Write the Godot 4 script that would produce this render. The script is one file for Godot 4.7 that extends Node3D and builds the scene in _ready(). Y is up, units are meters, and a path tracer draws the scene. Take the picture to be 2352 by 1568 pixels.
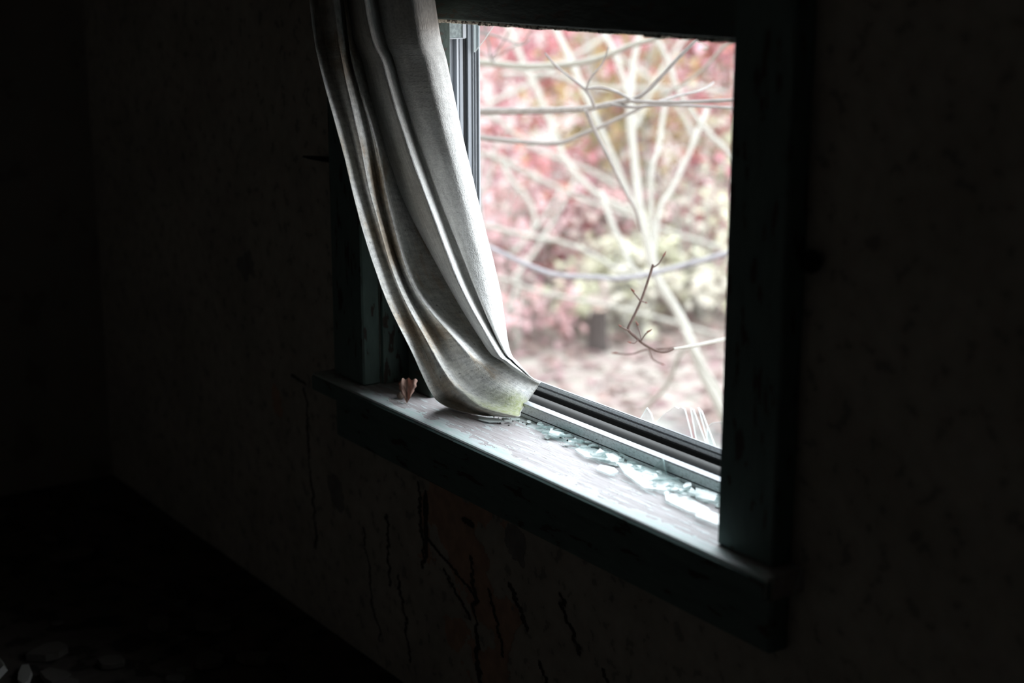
extends Node3D

const CURTAIN_NET = [
	[Vector3(-0.4752,2.0000,0.1500), Vector3(-0.4937,2.0000,0.1200), Vector3(-0.4344,2.0000,0.1300), Vector3(-0.4517,2.0000,0.1040), Vector3(-0.4344,2.0000,0.1120), Vector3(-0.4720,2.0000,0.0860), Vector3(-0.5316,2.0000,0.0460), Vector3(-0.4778,2.0000,0.0820), Vector3(-0.3763,2.0000,0.1100), Vector3(-0.4191,2.0000,0.0660), Vector3(-0.4162,2.0000,0.0600), Vector3(-0.3945,2.0000,0.0680), Vector3(-0.3091,2.0000,0.0680), Vector3(-0.3303,2.0000,0.0140), Vector3(-0.3846,2.0000,-0.0010)],
	[Vector3(-0.4708,1.6200,0.1500), Vector3(-0.4893,1.6200,0.1200), Vector3(-0.4299,1.6200,0.1300), Vector3(-0.4473,1.6200,0.1040), Vector3(-0.4300,1.6200,0.1120), Vector3(-0.4676,1.6200,0.0860), Vector3(-0.5275,1.6200,0.0460), Vector3(-0.4735,1.6200,0.0820), Vector3(-0.3717,1.6200,0.1100), Vector3(-0.4147,1.6200,0.0660), Vector3(-0.4118,1.6200,0.0600), Vector3(-0.3900,1.6200,0.0680), Vector3(-0.3044,1.6200,0.0680), Vector3(-0.3258,1.6200,0.0140), Vector3(-0.3802,1.6200,-0.0010)],
	[Vector3(-0.3800,1.1806,0.1500), Vector3(-0.3983,1.1796,0.1200), Vector3(-0.3392,1.1813,0.1300), Vector3(-0.3565,1.1804,0.1040), Vector3(-0.3393,1.1810,0.1120), Vector3(-0.3767,1.1795,0.0860), Vector3(-0.4360,1.1772,0.0460), Vector3(-0.3825,1.1793,0.0820), Vector3(-0.2813,1.1825,0.1100), Vector3(-0.3239,1.1805,0.0660), Vector3(-0.3210,1.1805,0.0600), Vector3(-0.2994,1.1812,0.0680), Vector3(-0.2143,1.1835,0.0680), Vector3(-0.2353,1.1820,0.0140), Vector3(-0.2894,1.1802,-0.0010)],
	[Vector3(-0.3335,1.0852,0.1600), Vector3(-0.3568,1.0825,0.1280), Vector3(-0.3063,1.0858,0.1360), Vector3(-0.3319,1.0830,0.1060), Vector3(-0.3144,1.0843,0.1120), Vector3(-0.3523,1.0807,0.0800), Vector3(-0.4065,1.0755,0.0320), Vector3(-0.3598,1.0798,0.0680), Vector3(-0.2538,1.0873,0.0960), Vector3(-0.2976,1.0829,0.0520), Vector3(-0.2985,1.0825,0.0460), Vector3(-0.2791,1.0841,0.0560), Vector3(-0.1999,1.0887,0.0520), Vector3(-0.2237,1.0851,0.0000), Vector3(-0.2824,1.0810,-0.0150)],
	[Vector3(-0.2716,0.9925,0.1660), Vector3(-0.2983,0.9879,0.1320), Vector3(-0.2619,0.9916,0.1380), Vector3(-0.2909,0.9866,0.1020), Vector3(-0.2671,0.9892,0.1080), Vector3(-0.3171,0.9821,0.0700), Vector3(-0.3828,0.9725,0.0160), Vector3(-0.3442,0.9784,0.0520), Vector3(-0.2292,0.9909,0.0800), Vector3(-0.2728,0.9840,0.0360), Vector3(-0.2685,0.9840,0.0300), Vector3(-0.2541,0.9859,0.0380), Vector3(-0.1937,0.9908,0.0280), Vector3(-0.2159,0.9857,-0.0200), Vector3(-0.2716,0.9796,-0.0350)],
	[Vector3(-0.2318,0.8786,0.1580), Vector3(-0.2610,0.8714,0.1220), Vector3(-0.2341,0.8754,0.1260), Vector3(-0.2878,0.8641,0.0820), Vector3(-0.2501,0.8699,0.0900), Vector3(-0.2982,0.8594,0.0460), Vector3(-0.3357,0.8493,-0.0080), Vector3(-0.3003,0.8574,0.0280), Vector3(-0.1912,0.8746,0.0560), Vector3(-0.2353,0.8646,0.0120), Vector3(-0.2284,0.8650,0.0060), Vector3(-0.2120,0.8679,0.0140), Vector3(-0.1826,0.8700,-0.0060), Vector3(-0.2084,0.8626,-0.0480), Vector3(-0.2597,0.8544,-0.0630)],
	[Vector3(-0.2101,0.7593,0.1320), Vector3(-0.2298,0.7515,0.0960), Vector3(-0.2087,0.7557,0.1000), Vector3(-0.2748,0.7377,0.0480), Vector3(-0.2299,0.7471,0.0600), Vector3(-0.2810,0.7323,0.0120), Vector3(-0.2688,0.7277,-0.0429), Vector3(-0.2442,0.7358,-0.0123), Vector3(-0.1744,0.7509,0.0115), Vector3(-0.2058,0.7408,-0.0259), Vector3(-0.1987,0.7415,-0.0310), Vector3(-0.1770,0.7468,-0.0183), Vector3(-0.1698,0.7456,-0.0387), Vector3(-0.1895,0.7382,-0.0710), Vector3(-0.2292,0.7297,-0.0837)],
	[Vector3(-0.1820,0.6654,0.1000), Vector3(-0.2059,0.6549,0.0620), Vector3(-0.1687,0.6638,0.0700), Vector3(-0.2061,0.6490,0.0220), Vector3(-0.1540,0.6629,0.0240), Vector3(-0.1812,0.6484,-0.0180), Vector3(-0.1862,0.6376,-0.0560), Vector3(-0.1708,0.6483,-0.0340), Vector3(-0.1430,0.6547,-0.0300), Vector3(-0.1584,0.6483,-0.0520), Vector3(-0.1684,0.6453,-0.0580), Vector3(-0.1465,0.6513,-0.0480), Vector3(-0.1543,0.6479,-0.0600), Vector3(-0.1678,0.6428,-0.0760), Vector3(-0.1957,0.6427,-0.0860)],
	[Vector3(-0.2090,0.5870,0.0500), Vector3(-0.2329,0.5815,0.0140), Vector3(-0.1766,0.6080,0.0340), Vector3(-0.2011,0.5963,-0.0060), Vector3(-0.1662,0.6167,-0.0160), Vector3(-0.1592,0.6236,-0.0360), Vector3(-0.1585,0.6213,-0.0620), Vector3(-0.1438,0.6345,-0.0420), Vector3(-0.1259,0.6356,-0.0420), Vector3(-0.1359,0.6310,-0.0580), Vector3(-0.1486,0.6285,-0.0660), Vector3(-0.1283,0.6330,-0.0560), Vector3(-0.1338,0.6306,-0.0640), Vector3(-0.1450,0.6249,-0.0760), Vector3(-0.1713,0.6220,-0.0860)],
	[Vector3(-0.2545,0.5444,0.0000), Vector3(-0.2582,0.5429,-0.0300), Vector3(-0.1878,0.5756,0.0020), Vector3(-0.1816,0.5725,-0.0260), Vector3(-0.1531,0.5911,-0.0400), Vector3(-0.1491,0.6055,-0.0580), Vector3(-0.1478,0.6070,-0.0780), Vector3(-0.1283,0.6203,-0.0560), Vector3(-0.1141,0.6221,-0.0560), Vector3(-0.1274,0.6153,-0.0720), Vector3(-0.1371,0.6136,-0.0780), Vector3(-0.1227,0.6156,-0.0720), Vector3(-0.1191,0.6164,-0.0720), Vector3(-0.1325,0.6094,-0.0840), Vector3(-0.1533,0.6079,-0.0920)],
	[Vector3(-0.2139,0.5380,-0.0138), Vector3(-0.2032,0.5380,-0.0334), Vector3(-0.1606,0.5570,-0.0160), Vector3(-0.1528,0.5578,-0.0480), Vector3(-0.1426,0.5751,-0.0660), Vector3(-0.1443,0.5861,-0.0840), Vector3(-0.1490,0.5926,-0.1000), Vector3(-0.1348,0.6018,-0.0840), Vector3(-0.1266,0.6030,-0.0840), Vector3(-0.1371,0.5983,-0.0940), Vector3(-0.1439,0.5969,-0.0980), Vector3(-0.1347,0.5989,-0.0940), Vector3(-0.1323,0.5994,-0.0940), Vector3(-0.1400,0.5964,-0.1020), Vector3(-0.1567,0.5932,-0.1080)],
	[Vector3(-0.1699,0.5380,-0.0346), Vector3(-0.1640,0.5380,-0.0431), Vector3(-0.1073,0.5497,-0.0480), Vector3(-0.1291,0.5498,-0.0700), Vector3(-0.1448,0.5567,-0.0920), Vector3(-0.1450,0.5691,-0.1040), Vector3(-0.1435,0.5823,-0.1140), Vector3(-0.1357,0.5876,-0.1100), Vector3(-0.1357,0.5876,-0.1100), Vector3(-0.1400,0.5867,-0.1140), Vector3(-0.1440,0.5862,-0.1160), Vector3(-0.1400,0.5874,-0.1140), Vector3(-0.1388,0.5876,-0.1140), Vector3(-0.1432,0.5860,-0.1180), Vector3(-0.1483,0.5853,-0.1200)],
]
const BRANCHES = {
	"near": [
		["branch", [Vector3(-1.1566,0.9010,-0.5444), Vector3(-1.0309,0.9142,-0.5955), Vector3(-0.9196,0.9227,-0.6240), Vector3(-0.8143,0.9320,-0.6442), Vector3(-0.7197,0.9430,-0.6496), Vector3(-0.6361,0.9587,-0.6413), Vector3(-0.5554,0.9733,-0.6284)], 0.0077, 0.0050],
		["branch", [Vector3(-0.5554,0.9733,-0.6284), Vector3(-0.5277,0.9881,-0.6386), Vector3(-0.4997,1.0235,-0.6583), Vector3(-0.4740,1.0553,-0.6730), Vector3(-0.4455,1.0906,-0.6933), Vector3(-0.4183,1.1239,-0.7109)], 0.0042, 0.0028],
		["branch", [Vector3(-0.5554,0.9733,-0.6284), Vector3(-0.5173,0.9737,-0.6156), Vector3(-0.4460,0.9765,-0.6517), Vector3(-0.3643,0.9840,-0.7048), Vector3(-0.2980,0.9914,-0.7357)], 0.0038, 0.0028],
		["branch", [Vector3(-0.6005,0.9631,-0.6132), Vector3(-0.5680,0.9581,-0.6443), Vector3(-0.5318,0.9629,-0.6849), Vector3(-0.4533,0.9588,-0.7825), Vector3(-0.4087,0.9555,-0.8317)], 0.0030, 0.0025],
		["twig", [Vector3(-0.6482,0.9518,-0.6119), Vector3(-0.6333,0.9893,-0.5774), Vector3(-0.6403,1.0349,-0.5151), Vector3(-0.6267,1.0642,-0.4752)], 0.0030, 0.0016],
		["twig", [Vector3(-0.6333,0.9893,-0.5774), Vector3(-0.6109,1.0144,-0.5725), Vector3(-0.5823,1.0439,-0.5783), Vector3(-0.5607,1.0761,-0.5754)], 0.0021, 0.0012],
		["twig", [Vector3(-0.6329,0.9918,-0.5791), Vector3(-0.6074,0.9943,-0.5988), Vector3(-0.5793,0.9854,-0.6173), Vector3(-0.5554,0.9733,-0.6284)], 0.0025, 0.0029],
		["branch", [Vector3(-0.6578,0.9484,-0.5966), Vector3(-0.7014,0.9034,-0.6515), Vector3(-0.7287,0.8288,-0.7168), Vector3(-0.7579,0.7573,-0.7808), Vector3(-0.7969,0.7085,-0.8407), Vector3(-0.8390,0.6516,-0.8924)], 0.0034, 0.0029],
		["branch", [Vector3(-1.2347,0.8543,-0.5923), Vector3(-1.1301,0.8449,-0.6612), Vector3(-1.0469,0.8406,-0.7017), Vector3(-0.9589,0.8421,-0.7516), Vector3(-0.9000,0.8646,-0.7687), Vector3(-0.8427,0.8884,-0.7842), Vector3(-0.7860,0.9145,-0.7998), Vector3(-0.7348,0.9365,-0.8057)], 0.0059, 0.0032],
		["twig", [Vector3(-0.4894,0.9733,-0.6330), Vector3(-0.4932,0.9830,-0.6920), Vector3(-0.4946,0.9905,-0.7534), Vector3(-0.5099,1.0024,-0.7968)], 0.0029, 0.0021],
	],
	"upper": [
		["branch", [Vector3(-1.6917,0.9938,-0.8986), Vector3(-1.6209,0.9765,-0.9327), Vector3(-1.5429,0.9703,-0.9820), Vector3(-1.4767,0.9663,-1.0153), Vector3(-1.3962,0.9709,-1.0729), Vector3(-1.3288,0.9838,-1.1154), Vector3(-1.2736,1.0028,-1.1428), Vector3(-1.2206,1.0266,-1.1693), Vector3(-1.1700,1.0418,-1.1886), Vector3(-1.1133,1.0741,-1.2241)], 0.0101, 0.0057],
		["twig", [Vector3(-1.2383,1.0782,-0.6849), Vector3(-1.1947,1.0719,-0.6997), Vector3(-1.1461,1.0638,-0.7210), Vector3(-1.0929,1.0483,-0.7455), Vector3(-1.0635,1.0610,-0.7483)], 0.0030, 0.0019],
		["twig", [Vector3(-1.5149,0.9727,-0.9631), Vector3(-1.4386,0.9924,-0.9009), Vector3(-1.3640,1.0306,-0.8444), Vector3(-1.2933,1.0770,-0.7859), Vector3(-1.2172,1.1127,-0.7303)], 0.0033, 0.0020],
		["twig", [Vector3(-1.4386,0.9924,-0.9009), Vector3(-1.3476,1.0286,-0.8672), Vector3(-1.2581,1.0692,-0.8330)], 0.0027, 0.0015],
		["twig", [Vector3(-1.4394,0.9965,-0.9015), Vector3(-1.4100,1.0081,-0.8587), Vector3(-1.3818,1.0215,-0.8149)], 0.0027, 0.0016],
		["twig", [Vector3(-1.4793,0.9826,-0.9284), Vector3(-1.4201,1.0121,-0.9362), Vector3(-1.3614,1.0358,-0.9406), Vector3(-1.3128,1.0680,-0.9343)], 0.0027, 0.0016],
	],
	"pale": [
		["trunk", [Vector3(-1.1778,-0.0709,-1.5339), Vector3(-1.2752,0.0409,-1.5399), Vector3(-1.3551,0.1101,-1.5524), Vector3(-1.4408,0.2016,-1.5663), Vector3(-1.5113,0.2537,-1.5849), Vector3(-1.6025,0.3315,-1.5850), Vector3(-1.6850,0.4373,-1.6097), Vector3(-1.7588,0.5272,-1.6400), Vector3(-1.8231,0.6055,-1.6789), Vector3(-1.8931,0.7074,-1.7199), Vector3(-1.9603,0.8169,-1.7683), Vector3(-2.0157,0.8835,-1.8150), Vector3(-2.0677,0.9832,-1.8809), Vector3(-2.1180,1.0679,-1.9428)], 0.0153, 0.0103],
		["branch", [Vector3(-1.8197,0.4057,-1.7215), Vector3(-1.9224,0.4723,-1.7577), Vector3(-2.0438,0.5853,-1.7871), Vector3(-2.1883,0.7403,-1.8017), Vector3(-2.3123,0.8545,-1.8280), Vector3(-2.4158,0.9200,-1.8624), Vector3(-2.5202,0.9865,-1.8960), Vector3(-2.6184,1.0523,-1.9383)], 0.0085, 0.0111],
		["branch", [Vector3(-1.9540,0.5820,-1.7859), Vector3(-2.0684,0.6957,-1.8516), Vector3(-2.1763,0.8064,-1.9253), Vector3(-2.3020,0.9163,-1.9730), Vector3(-2.4154,0.9773,-2.0172), Vector3(-2.5226,1.0380,-2.0699)], 0.0074, 0.0096],
		["branch", [Vector3(-1.6939,0.2924,-1.6724), Vector3(-1.8038,0.3866,-1.7361), Vector3(-1.9245,0.5690,-1.8226), Vector3(-2.0048,0.6372,-1.9175), Vector3(-2.0902,0.6939,-1.9999), Vector3(-2.1761,0.7698,-2.0902)], 0.0058, 0.0078],
		["branch", [Vector3(-1.7933,0.3356,-1.7288), Vector3(-1.9041,0.4667,-1.8434), Vector3(-1.9864,0.5116,-1.9613), Vector3(-2.0694,0.5884,-2.0922), Vector3(-2.1569,0.6696,-2.2184), Vector3(-2.2443,0.7222,-2.3324)], 0.0066, 0.0089],
		["branch", [Vector3(-1.8270,0.5628,-2.1409), Vector3(-1.9049,0.6337,-2.1113), Vector3(-1.9557,0.6664,-2.1040), Vector3(-2.0231,0.7279,-2.0857), Vector3(-2.0948,0.8092,-2.0696), Vector3(-2.1510,0.8914,-2.0762), Vector3(-2.2124,0.9705,-2.0740), Vector3(-2.2624,1.0325,-2.0807)], 0.0096, 0.0085],
		["branch", [Vector3(-1.7385,0.2947,-1.6996), Vector3(-1.8700,0.3002,-1.7159), Vector3(-1.9899,0.3494,-1.7681), Vector3(-2.1172,0.4153,-1.8169), Vector3(-2.2386,0.4795,-1.8734)], 0.0078, 0.0085],
		["branch", [Vector3(-1.4542,0.1542,-1.5958), Vector3(-1.5263,0.1224,-1.6136), Vector3(-1.5834,0.0246,-1.6241), Vector3(-1.6541,-0.0494,-1.6255), Vector3(-1.7257,-0.1047,-1.6338)], 0.0062, 0.0059],
		["branch", [Vector3(-1.4044,0.2256,-1.5181), Vector3(-1.3438,0.1911,-1.4999), Vector3(-1.2741,0.1463,-1.4904), Vector3(-1.2094,0.1107,-1.4776), Vector3(-1.1326,0.0494,-1.4710)], 0.0054, 0.0052],
		["twig", [Vector3(-1.1056,1.0401,-1.4008), Vector3(-1.1647,1.0135,-1.4125), Vector3(-1.2233,0.9691,-1.4173), Vector3(-1.2844,0.9311,-1.4211), Vector3(-1.3514,0.8999,-1.4194), Vector3(-1.4177,0.8712,-1.4197)], 0.0043, 0.0035],
		["twig", [Vector3(-0.7758,1.0658,-0.9837), Vector3(-0.7972,1.0455,-1.0344), Vector3(-0.8421,1.0405,-1.0579)], 0.0023, 0.0019],
	],
	"left": [
		["trunk", [Vector3(-3.3437,-0.7048,-1.9330), Vector3(-3.4466,-0.3234,-2.0238), Vector3(-3.5438,0.0802,-2.1325), Vector3(-3.6642,0.5236,-2.2252), Vector3(-3.7990,0.9376,-2.2844), Vector3(-3.9191,1.3040,-2.3439)], 0.0228, 0.0145],
		["branch", [Vector3(-3.5384,0.9795,-2.3886), Vector3(-3.4766,0.9031,-2.3841), Vector3(-3.4046,0.8057,-2.3848), Vector3(-3.3253,0.7042,-2.3945), Vector3(-3.2504,0.6039,-2.3982), Vector3(-3.1832,0.5113,-2.3943), Vector3(-3.1208,0.4411,-2.3932), Vector3(-3.0476,0.3783,-2.4109), Vector3(-2.9611,0.3146,-2.4472), Vector3(-2.8670,0.2760,-2.5057)], 0.0114, 0.0117],
		["branch", [Vector3(-3.6680,0.6122,-2.2223), Vector3(-3.6135,0.5741,-2.3744), Vector3(-3.5919,0.5022,-2.4644), Vector3(-3.5791,0.4417,-2.5465), Vector3(-3.5451,0.3874,-2.6622), Vector3(-3.5032,0.3360,-2.7902), Vector3(-3.4535,0.2568,-2.9174)], 0.0107, 0.0084],
		["branch", [Vector3(-3.6397,0.4740,-2.2026), Vector3(-3.6199,0.4324,-2.3132), Vector3(-3.5921,0.3867,-2.4337), Vector3(-3.5775,0.3297,-2.5301), Vector3(-3.5388,0.2666,-2.6586), Vector3(-3.5192,0.2151,-2.7645), Vector3(-3.5012,0.1702,-2.8712), Vector3(-3.4533,0.1155,-3.0164), Vector3(-3.3723,0.0324,-3.1971), Vector3(-3.2931,-0.0332,-3.3827)], 0.0116, 0.0086],
		["branch", [Vector3(-3.5989,0.3952,-2.4076), Vector3(-3.5457,0.3244,-2.4169), Vector3(-3.4809,0.2609,-2.4463), Vector3(-3.4287,0.1927,-2.4556), Vector3(-3.4021,0.1301,-2.4303), Vector3(-3.4110,0.0420,-2.3430)], 0.0099, 0.0080],
		["twig", [Vector3(-3.5126,0.2645,-2.6552), Vector3(-3.4930,0.1968,-2.5936), Vector3(-3.4817,0.1404,-2.5250), Vector3(-3.4653,0.1110,-2.4755)], 0.0083, 0.0072],
		["branch", [Vector3(-3.3316,0.2302,-1.9977), Vector3(-3.2411,0.1956,-2.1128), Vector3(-3.1652,0.1659,-2.2090), Vector3(-3.0807,0.1412,-2.3198), Vector3(-3.0265,0.1131,-2.3856), Vector3(-2.9745,0.0769,-2.4446), Vector3(-2.9354,0.0423,-2.4857), Vector3(-2.8544,-0.0171,-2.5763)], 0.0093, 0.0076],
		["branch", [Vector3(-3.1257,0.0720,-1.8637), Vector3(-3.1076,0.0493,-1.9700), Vector3(-3.0806,0.0149,-2.0843), Vector3(-3.0584,-0.0329,-2.1856), Vector3(-3.0239,-0.0698,-2.3093), Vector3(-2.9880,-0.1038,-2.4365), Vector3(-2.9515,-0.1399,-2.5635), Vector3(-2.8889,-0.1915,-2.7214), Vector3(-2.7938,-0.2625,-2.9174)], 0.0074, 0.0070],
		["twig", [Vector3(-3.5871,0.2321,-2.1726), Vector3(-3.5042,0.2889,-2.2566), Vector3(-3.4740,0.3795,-2.2793), Vector3(-3.4574,0.4861,-2.2896)], 0.0089, 0.0070],
		["branch", [Vector3(-4.1705,0.6954,-2.7997), Vector3(-4.0794,0.6922,-3.0017), Vector3(-3.9863,0.6310,-3.1811), Vector3(-3.8790,0.6178,-3.4020), Vector3(-3.7741,0.6241,-3.6278), Vector3(-3.7176,0.5911,-3.7670)], 0.0118, 0.0101],
		["branch", [Vector3(-4.1769,0.5614,-2.7320), Vector3(-4.1250,0.6529,-2.9369), Vector3(-4.0947,0.7457,-3.1114), Vector3(-4.0633,0.8399,-3.2879), Vector3(-4.0733,0.9157,-3.3970)], 0.0118, 0.0091],
		["branch", [Vector3(-3.7745,0.4657,-3.2691), Vector3(-3.8166,0.6322,-3.4017), Vector3(-3.8431,0.7823,-3.5496), Vector3(-3.8726,0.8960,-3.6772)], 0.0118, 0.0091],
		["branch", [Vector3(-3.7523,0.3649,-3.6183), Vector3(-3.8818,0.5156,-3.6181), Vector3(-4.0599,0.6691,-3.5493), Vector3(-4.2278,0.7649,-3.4700)], 0.0112, 0.0094],
		["branch", [Vector3(-3.9526,-0.2042,-2.7203), Vector3(-3.9696,-0.0633,-2.8777), Vector3(-4.0015,0.1000,-3.0236), Vector3(-4.0365,0.2272,-3.1492)], 0.0099, 0.0081],
	],
	"mauve": [
		["branch", [Vector3(-1.8217,0.4829,-1.0300), Vector3(-1.7398,0.4543,-1.0953), Vector3(-1.6853,0.4341,-1.1247), Vector3(-1.6249,0.4095,-1.1608), Vector3(-1.5645,0.3932,-1.2005), Vector3(-1.4881,0.3920,-1.2697), Vector3(-1.4230,0.3943,-1.3241), Vector3(-1.3512,0.4191,-1.3983), Vector3(-1.2574,0.4628,-1.5122), Vector3(-1.1912,0.4960,-1.5818)], 0.0078, 0.0069],
	],
	"twig": [
		["stem", [Vector3(-0.1934,0.5843,-0.4375), Vector3(-0.1963,0.5805,-0.4272), Vector3(-0.2026,0.5811,-0.4139), Vector3(-0.2101,0.5876,-0.4015), Vector3(-0.2180,0.5962,-0.3893), Vector3(-0.2262,0.6085,-0.3783), Vector3(-0.2318,0.6185,-0.3701), Vector3(-0.2318,0.6264,-0.3690), Vector3(-0.2283,0.6458,-0.3781), Vector3(-0.2249,0.6703,-0.3892), Vector3(-0.2228,0.6969,-0.3993), Vector3(-0.2212,0.7199,-0.4071), Vector3(-0.2196,0.7320,-0.4102)], 0.0023, 0.0022],
		["spur", [Vector3(-0.2186,0.7269,-0.4095), Vector3(-0.2146,0.7327,-0.4177), Vector3(-0.2126,0.7435,-0.4253), Vector3(-0.2118,0.7500,-0.4293)], 0.0013, 0.0011],
		["spur", [Vector3(-0.2195,0.6712,-0.3838), Vector3(-0.2187,0.6792,-0.3763), Vector3(-0.2173,0.6856,-0.3692), Vector3(-0.2166,0.6942,-0.3619)], 0.0013, 0.0011],
		["spur", [Vector3(-0.2191,0.6712,-0.3844), Vector3(-0.2238,0.6676,-0.3941), Vector3(-0.2284,0.6640,-0.4039)], 0.0011, 0.0011],
		["spur", [Vector3(-0.2280,0.6197,-0.3671), Vector3(-0.2289,0.6227,-0.3610), Vector3(-0.2294,0.6256,-0.3556), Vector3(-0.2310,0.6300,-0.3492)], 0.0013, 0.0011],
		["spur", [Vector3(-0.2116,0.6001,-0.3821), Vector3(-0.2278,0.6118,-0.3911), Vector3(-0.2461,0.6258,-0.3980)], 0.0011, 0.0009],
		["spur", [Vector3(-0.2129,0.6023,-0.3812), Vector3(-0.2069,0.6151,-0.3865), Vector3(-0.2001,0.6220,-0.3903)], 0.0013, 0.0011],
		["spur", [Vector3(-0.2160,0.6045,-0.3778), Vector3(-0.2148,0.5999,-0.3684), Vector3(-0.2161,0.6025,-0.3587)], 0.0011, 0.0009],
		["stem_base", [Vector3(-0.5151,0.4759,-0.9205), Vector3(-0.4161,0.5097,-0.7467), Vector3(-0.3062,0.5453,-0.5894), Vector3(-0.1934,0.5843,-0.4375)], 0.0050, 0.0023],
		["spur", [Vector3(-0.3914,0.5168,-0.6650), Vector3(-0.4271,0.5081,-0.6323), Vector3(-0.4632,0.5026,-0.6005), Vector3(-0.4864,0.4913,-0.5849), Vector3(-0.5165,0.4898,-0.5635)], 0.0021, 0.0013],
		["spur", [Vector3(-0.4414,0.5095,-0.5899), Vector3(-0.4328,0.4909,-0.5941), Vector3(-0.4205,0.4820,-0.6079)], 0.0017, 0.0013],
	],
}

var rng := RandomNumberGenerator.new()
var M := {}
var taken := {}

# ------------------------------------------------------------------ helpers
func numbered(called: String) -> String:
	var n: int = taken.get(called, 0)
	taken[called] = n + 1
	return called if n == 0 else "%s_%03d" % [called, n]

func thing(called: String, label: String, category: String, at := Vector3.ZERO, group := "") -> Node3D:
	var o := Node3D.new()
	o.name = numbered(called)
	add_child(o)
	o.position = at
	meta(o, label, category, group)
	return o

func meta(o: Node, label := "", category := "", group := "", kind := "") -> void:
	if label: o.set_meta("label", label)
	if category: o.set_meta("category", category)
	if group: o.set_meta("group", group)
	if kind: o.set_meta("kind", kind)

func builder() -> SurfaceTool:
	var st := SurfaceTool.new()
	st.begin(Mesh.PRIMITIVE_TRIANGLES)
	return st

func put(st: SurfaceTool, called: String, material: Material, parent: Node = null) -> MeshInstance3D:
	var o := MeshInstance3D.new()
	o.mesh = st.commit()
	o.mesh.surface_set_material(0, material)
	if parent == null or parent == self:
		o.name = numbered(called)
		add_child(o)
	else:
		o.name = called
		parent.add_child(o, true)
	return o

func tri(st: SurfaceTool, a: Vector3, b: Vector3, c: Vector3, out: Vector3) -> void:
	var n := (b - a).cross(c - a)
	if n.length_squared() < 1e-20:
		return
	n = n.normalized()
	if n.dot(out) < 0.0:
		n = -n
		st.set_normal(n); st.add_vertex(a)
		st.set_normal(n); st.add_vertex(b)
		st.set_normal(n); st.add_vertex(c)
	else:
		st.set_normal(n); st.add_vertex(a)
		st.set_normal(n); st.add_vertex(c)
		st.set_normal(n); st.add_vertex(b)

func quad(st: SurfaceTool, a: Vector3, b: Vector3, c: Vector3, d: Vector3, out: Vector3) -> void:
	tri(st, a, b, c, out)
	tri(st, a, c, d, out)

# a box between two corners with chamfered edges
func block(st: SurfaceTool, a: Vector3, b: Vector3, bevel := 0.0) -> void:
	var lo := Vector3(minf(a.x, b.x), minf(a.y, b.y), minf(a.z, b.z))
	var hi := Vector3(maxf(a.x, b.x), maxf(a.y, b.y), maxf(a.z, b.z))
	var mid := (lo + hi) / 2.0
	var half := (hi - lo) / 2.0
	var k := minf(bevel, minf(half.x, minf(half.y, half.z)) * 0.95)
	for axis in 3:
		var p := (axis + 1) % 3
		var q := (axis + 2) % 3
		for s in [-1.0, 1.0]:
			var v := []
			for c in [[-1.0, -1.0], [1.0, -1.0], [1.0, 1.0], [-1.0, 1.0]]:
				var w := Vector3.ZERO
				w[axis] = half[axis] * s
				w[p] = (half[p] - k) * c[0]
				w[q] = (half[q] - k) * c[1]
				v.append(mid + w)
			var out := Vector3.ZERO
			out[axis] = s
			quad(st, v[0], v[1], v[2], v[3], out)
	if k <= 0.0:
		return
	for axis in 3:
		var p := (axis + 1) % 3
		var q := (axis + 2) % 3
		for sp in [-1.0, 1.0]:
			for sq in [-1.0, 1.0]:
				var v := []
				for e in [-1.0, 1.0]:
					var w := Vector3.ZERO
					w[axis] = (half[axis] - k) * e
					w[p] = half[p] * sp
					w[q] = (half[q] - k) * sq
					v.append(mid + w)
					w[p] = (half[p] - k) * sp
					w[q] = half[q] * sq
					v.append(mid + w)
				var out := Vector3.ZERO
				out[p] = sp
				out[q] = sq
				quad(st, v[0], v[1], v[3], v[2], out)
	for sx in [-1.0, 1.0]:
		for sy in [-1.0, 1.0]:
			for sz in [-1.0, 1.0]:
				var s := Vector3(sx, sy, sz)
				tri(st, mid + s * (half - Vector3(0, k, k)), mid + s * (half - Vector3(k, 0, k)), mid + s * (half - Vector3(k, k, 0)), s)

func smooth_path(points: Array, per := 4) -> PackedVector3Array:
	var out := PackedVector3Array()
	var n := points.size()
	for i in n - 1:
		for k in per:
			out.append(spline(points, i, float(k) / per))
	out.append(points[n - 1])
	return out

func spline(p: Array, i: int, t: float) -> Vector3:
	var n := p.size()
	var a: Vector3 = p[maxi(i - 1, 0)]
	var b: Vector3 = p[i]
	var c: Vector3 = p[mini(i + 1, n - 1)]
	var d: Vector3 = p[mini(i + 2, n - 1)]
	return b.cubic_interpolate(c, a, d, t)

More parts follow.
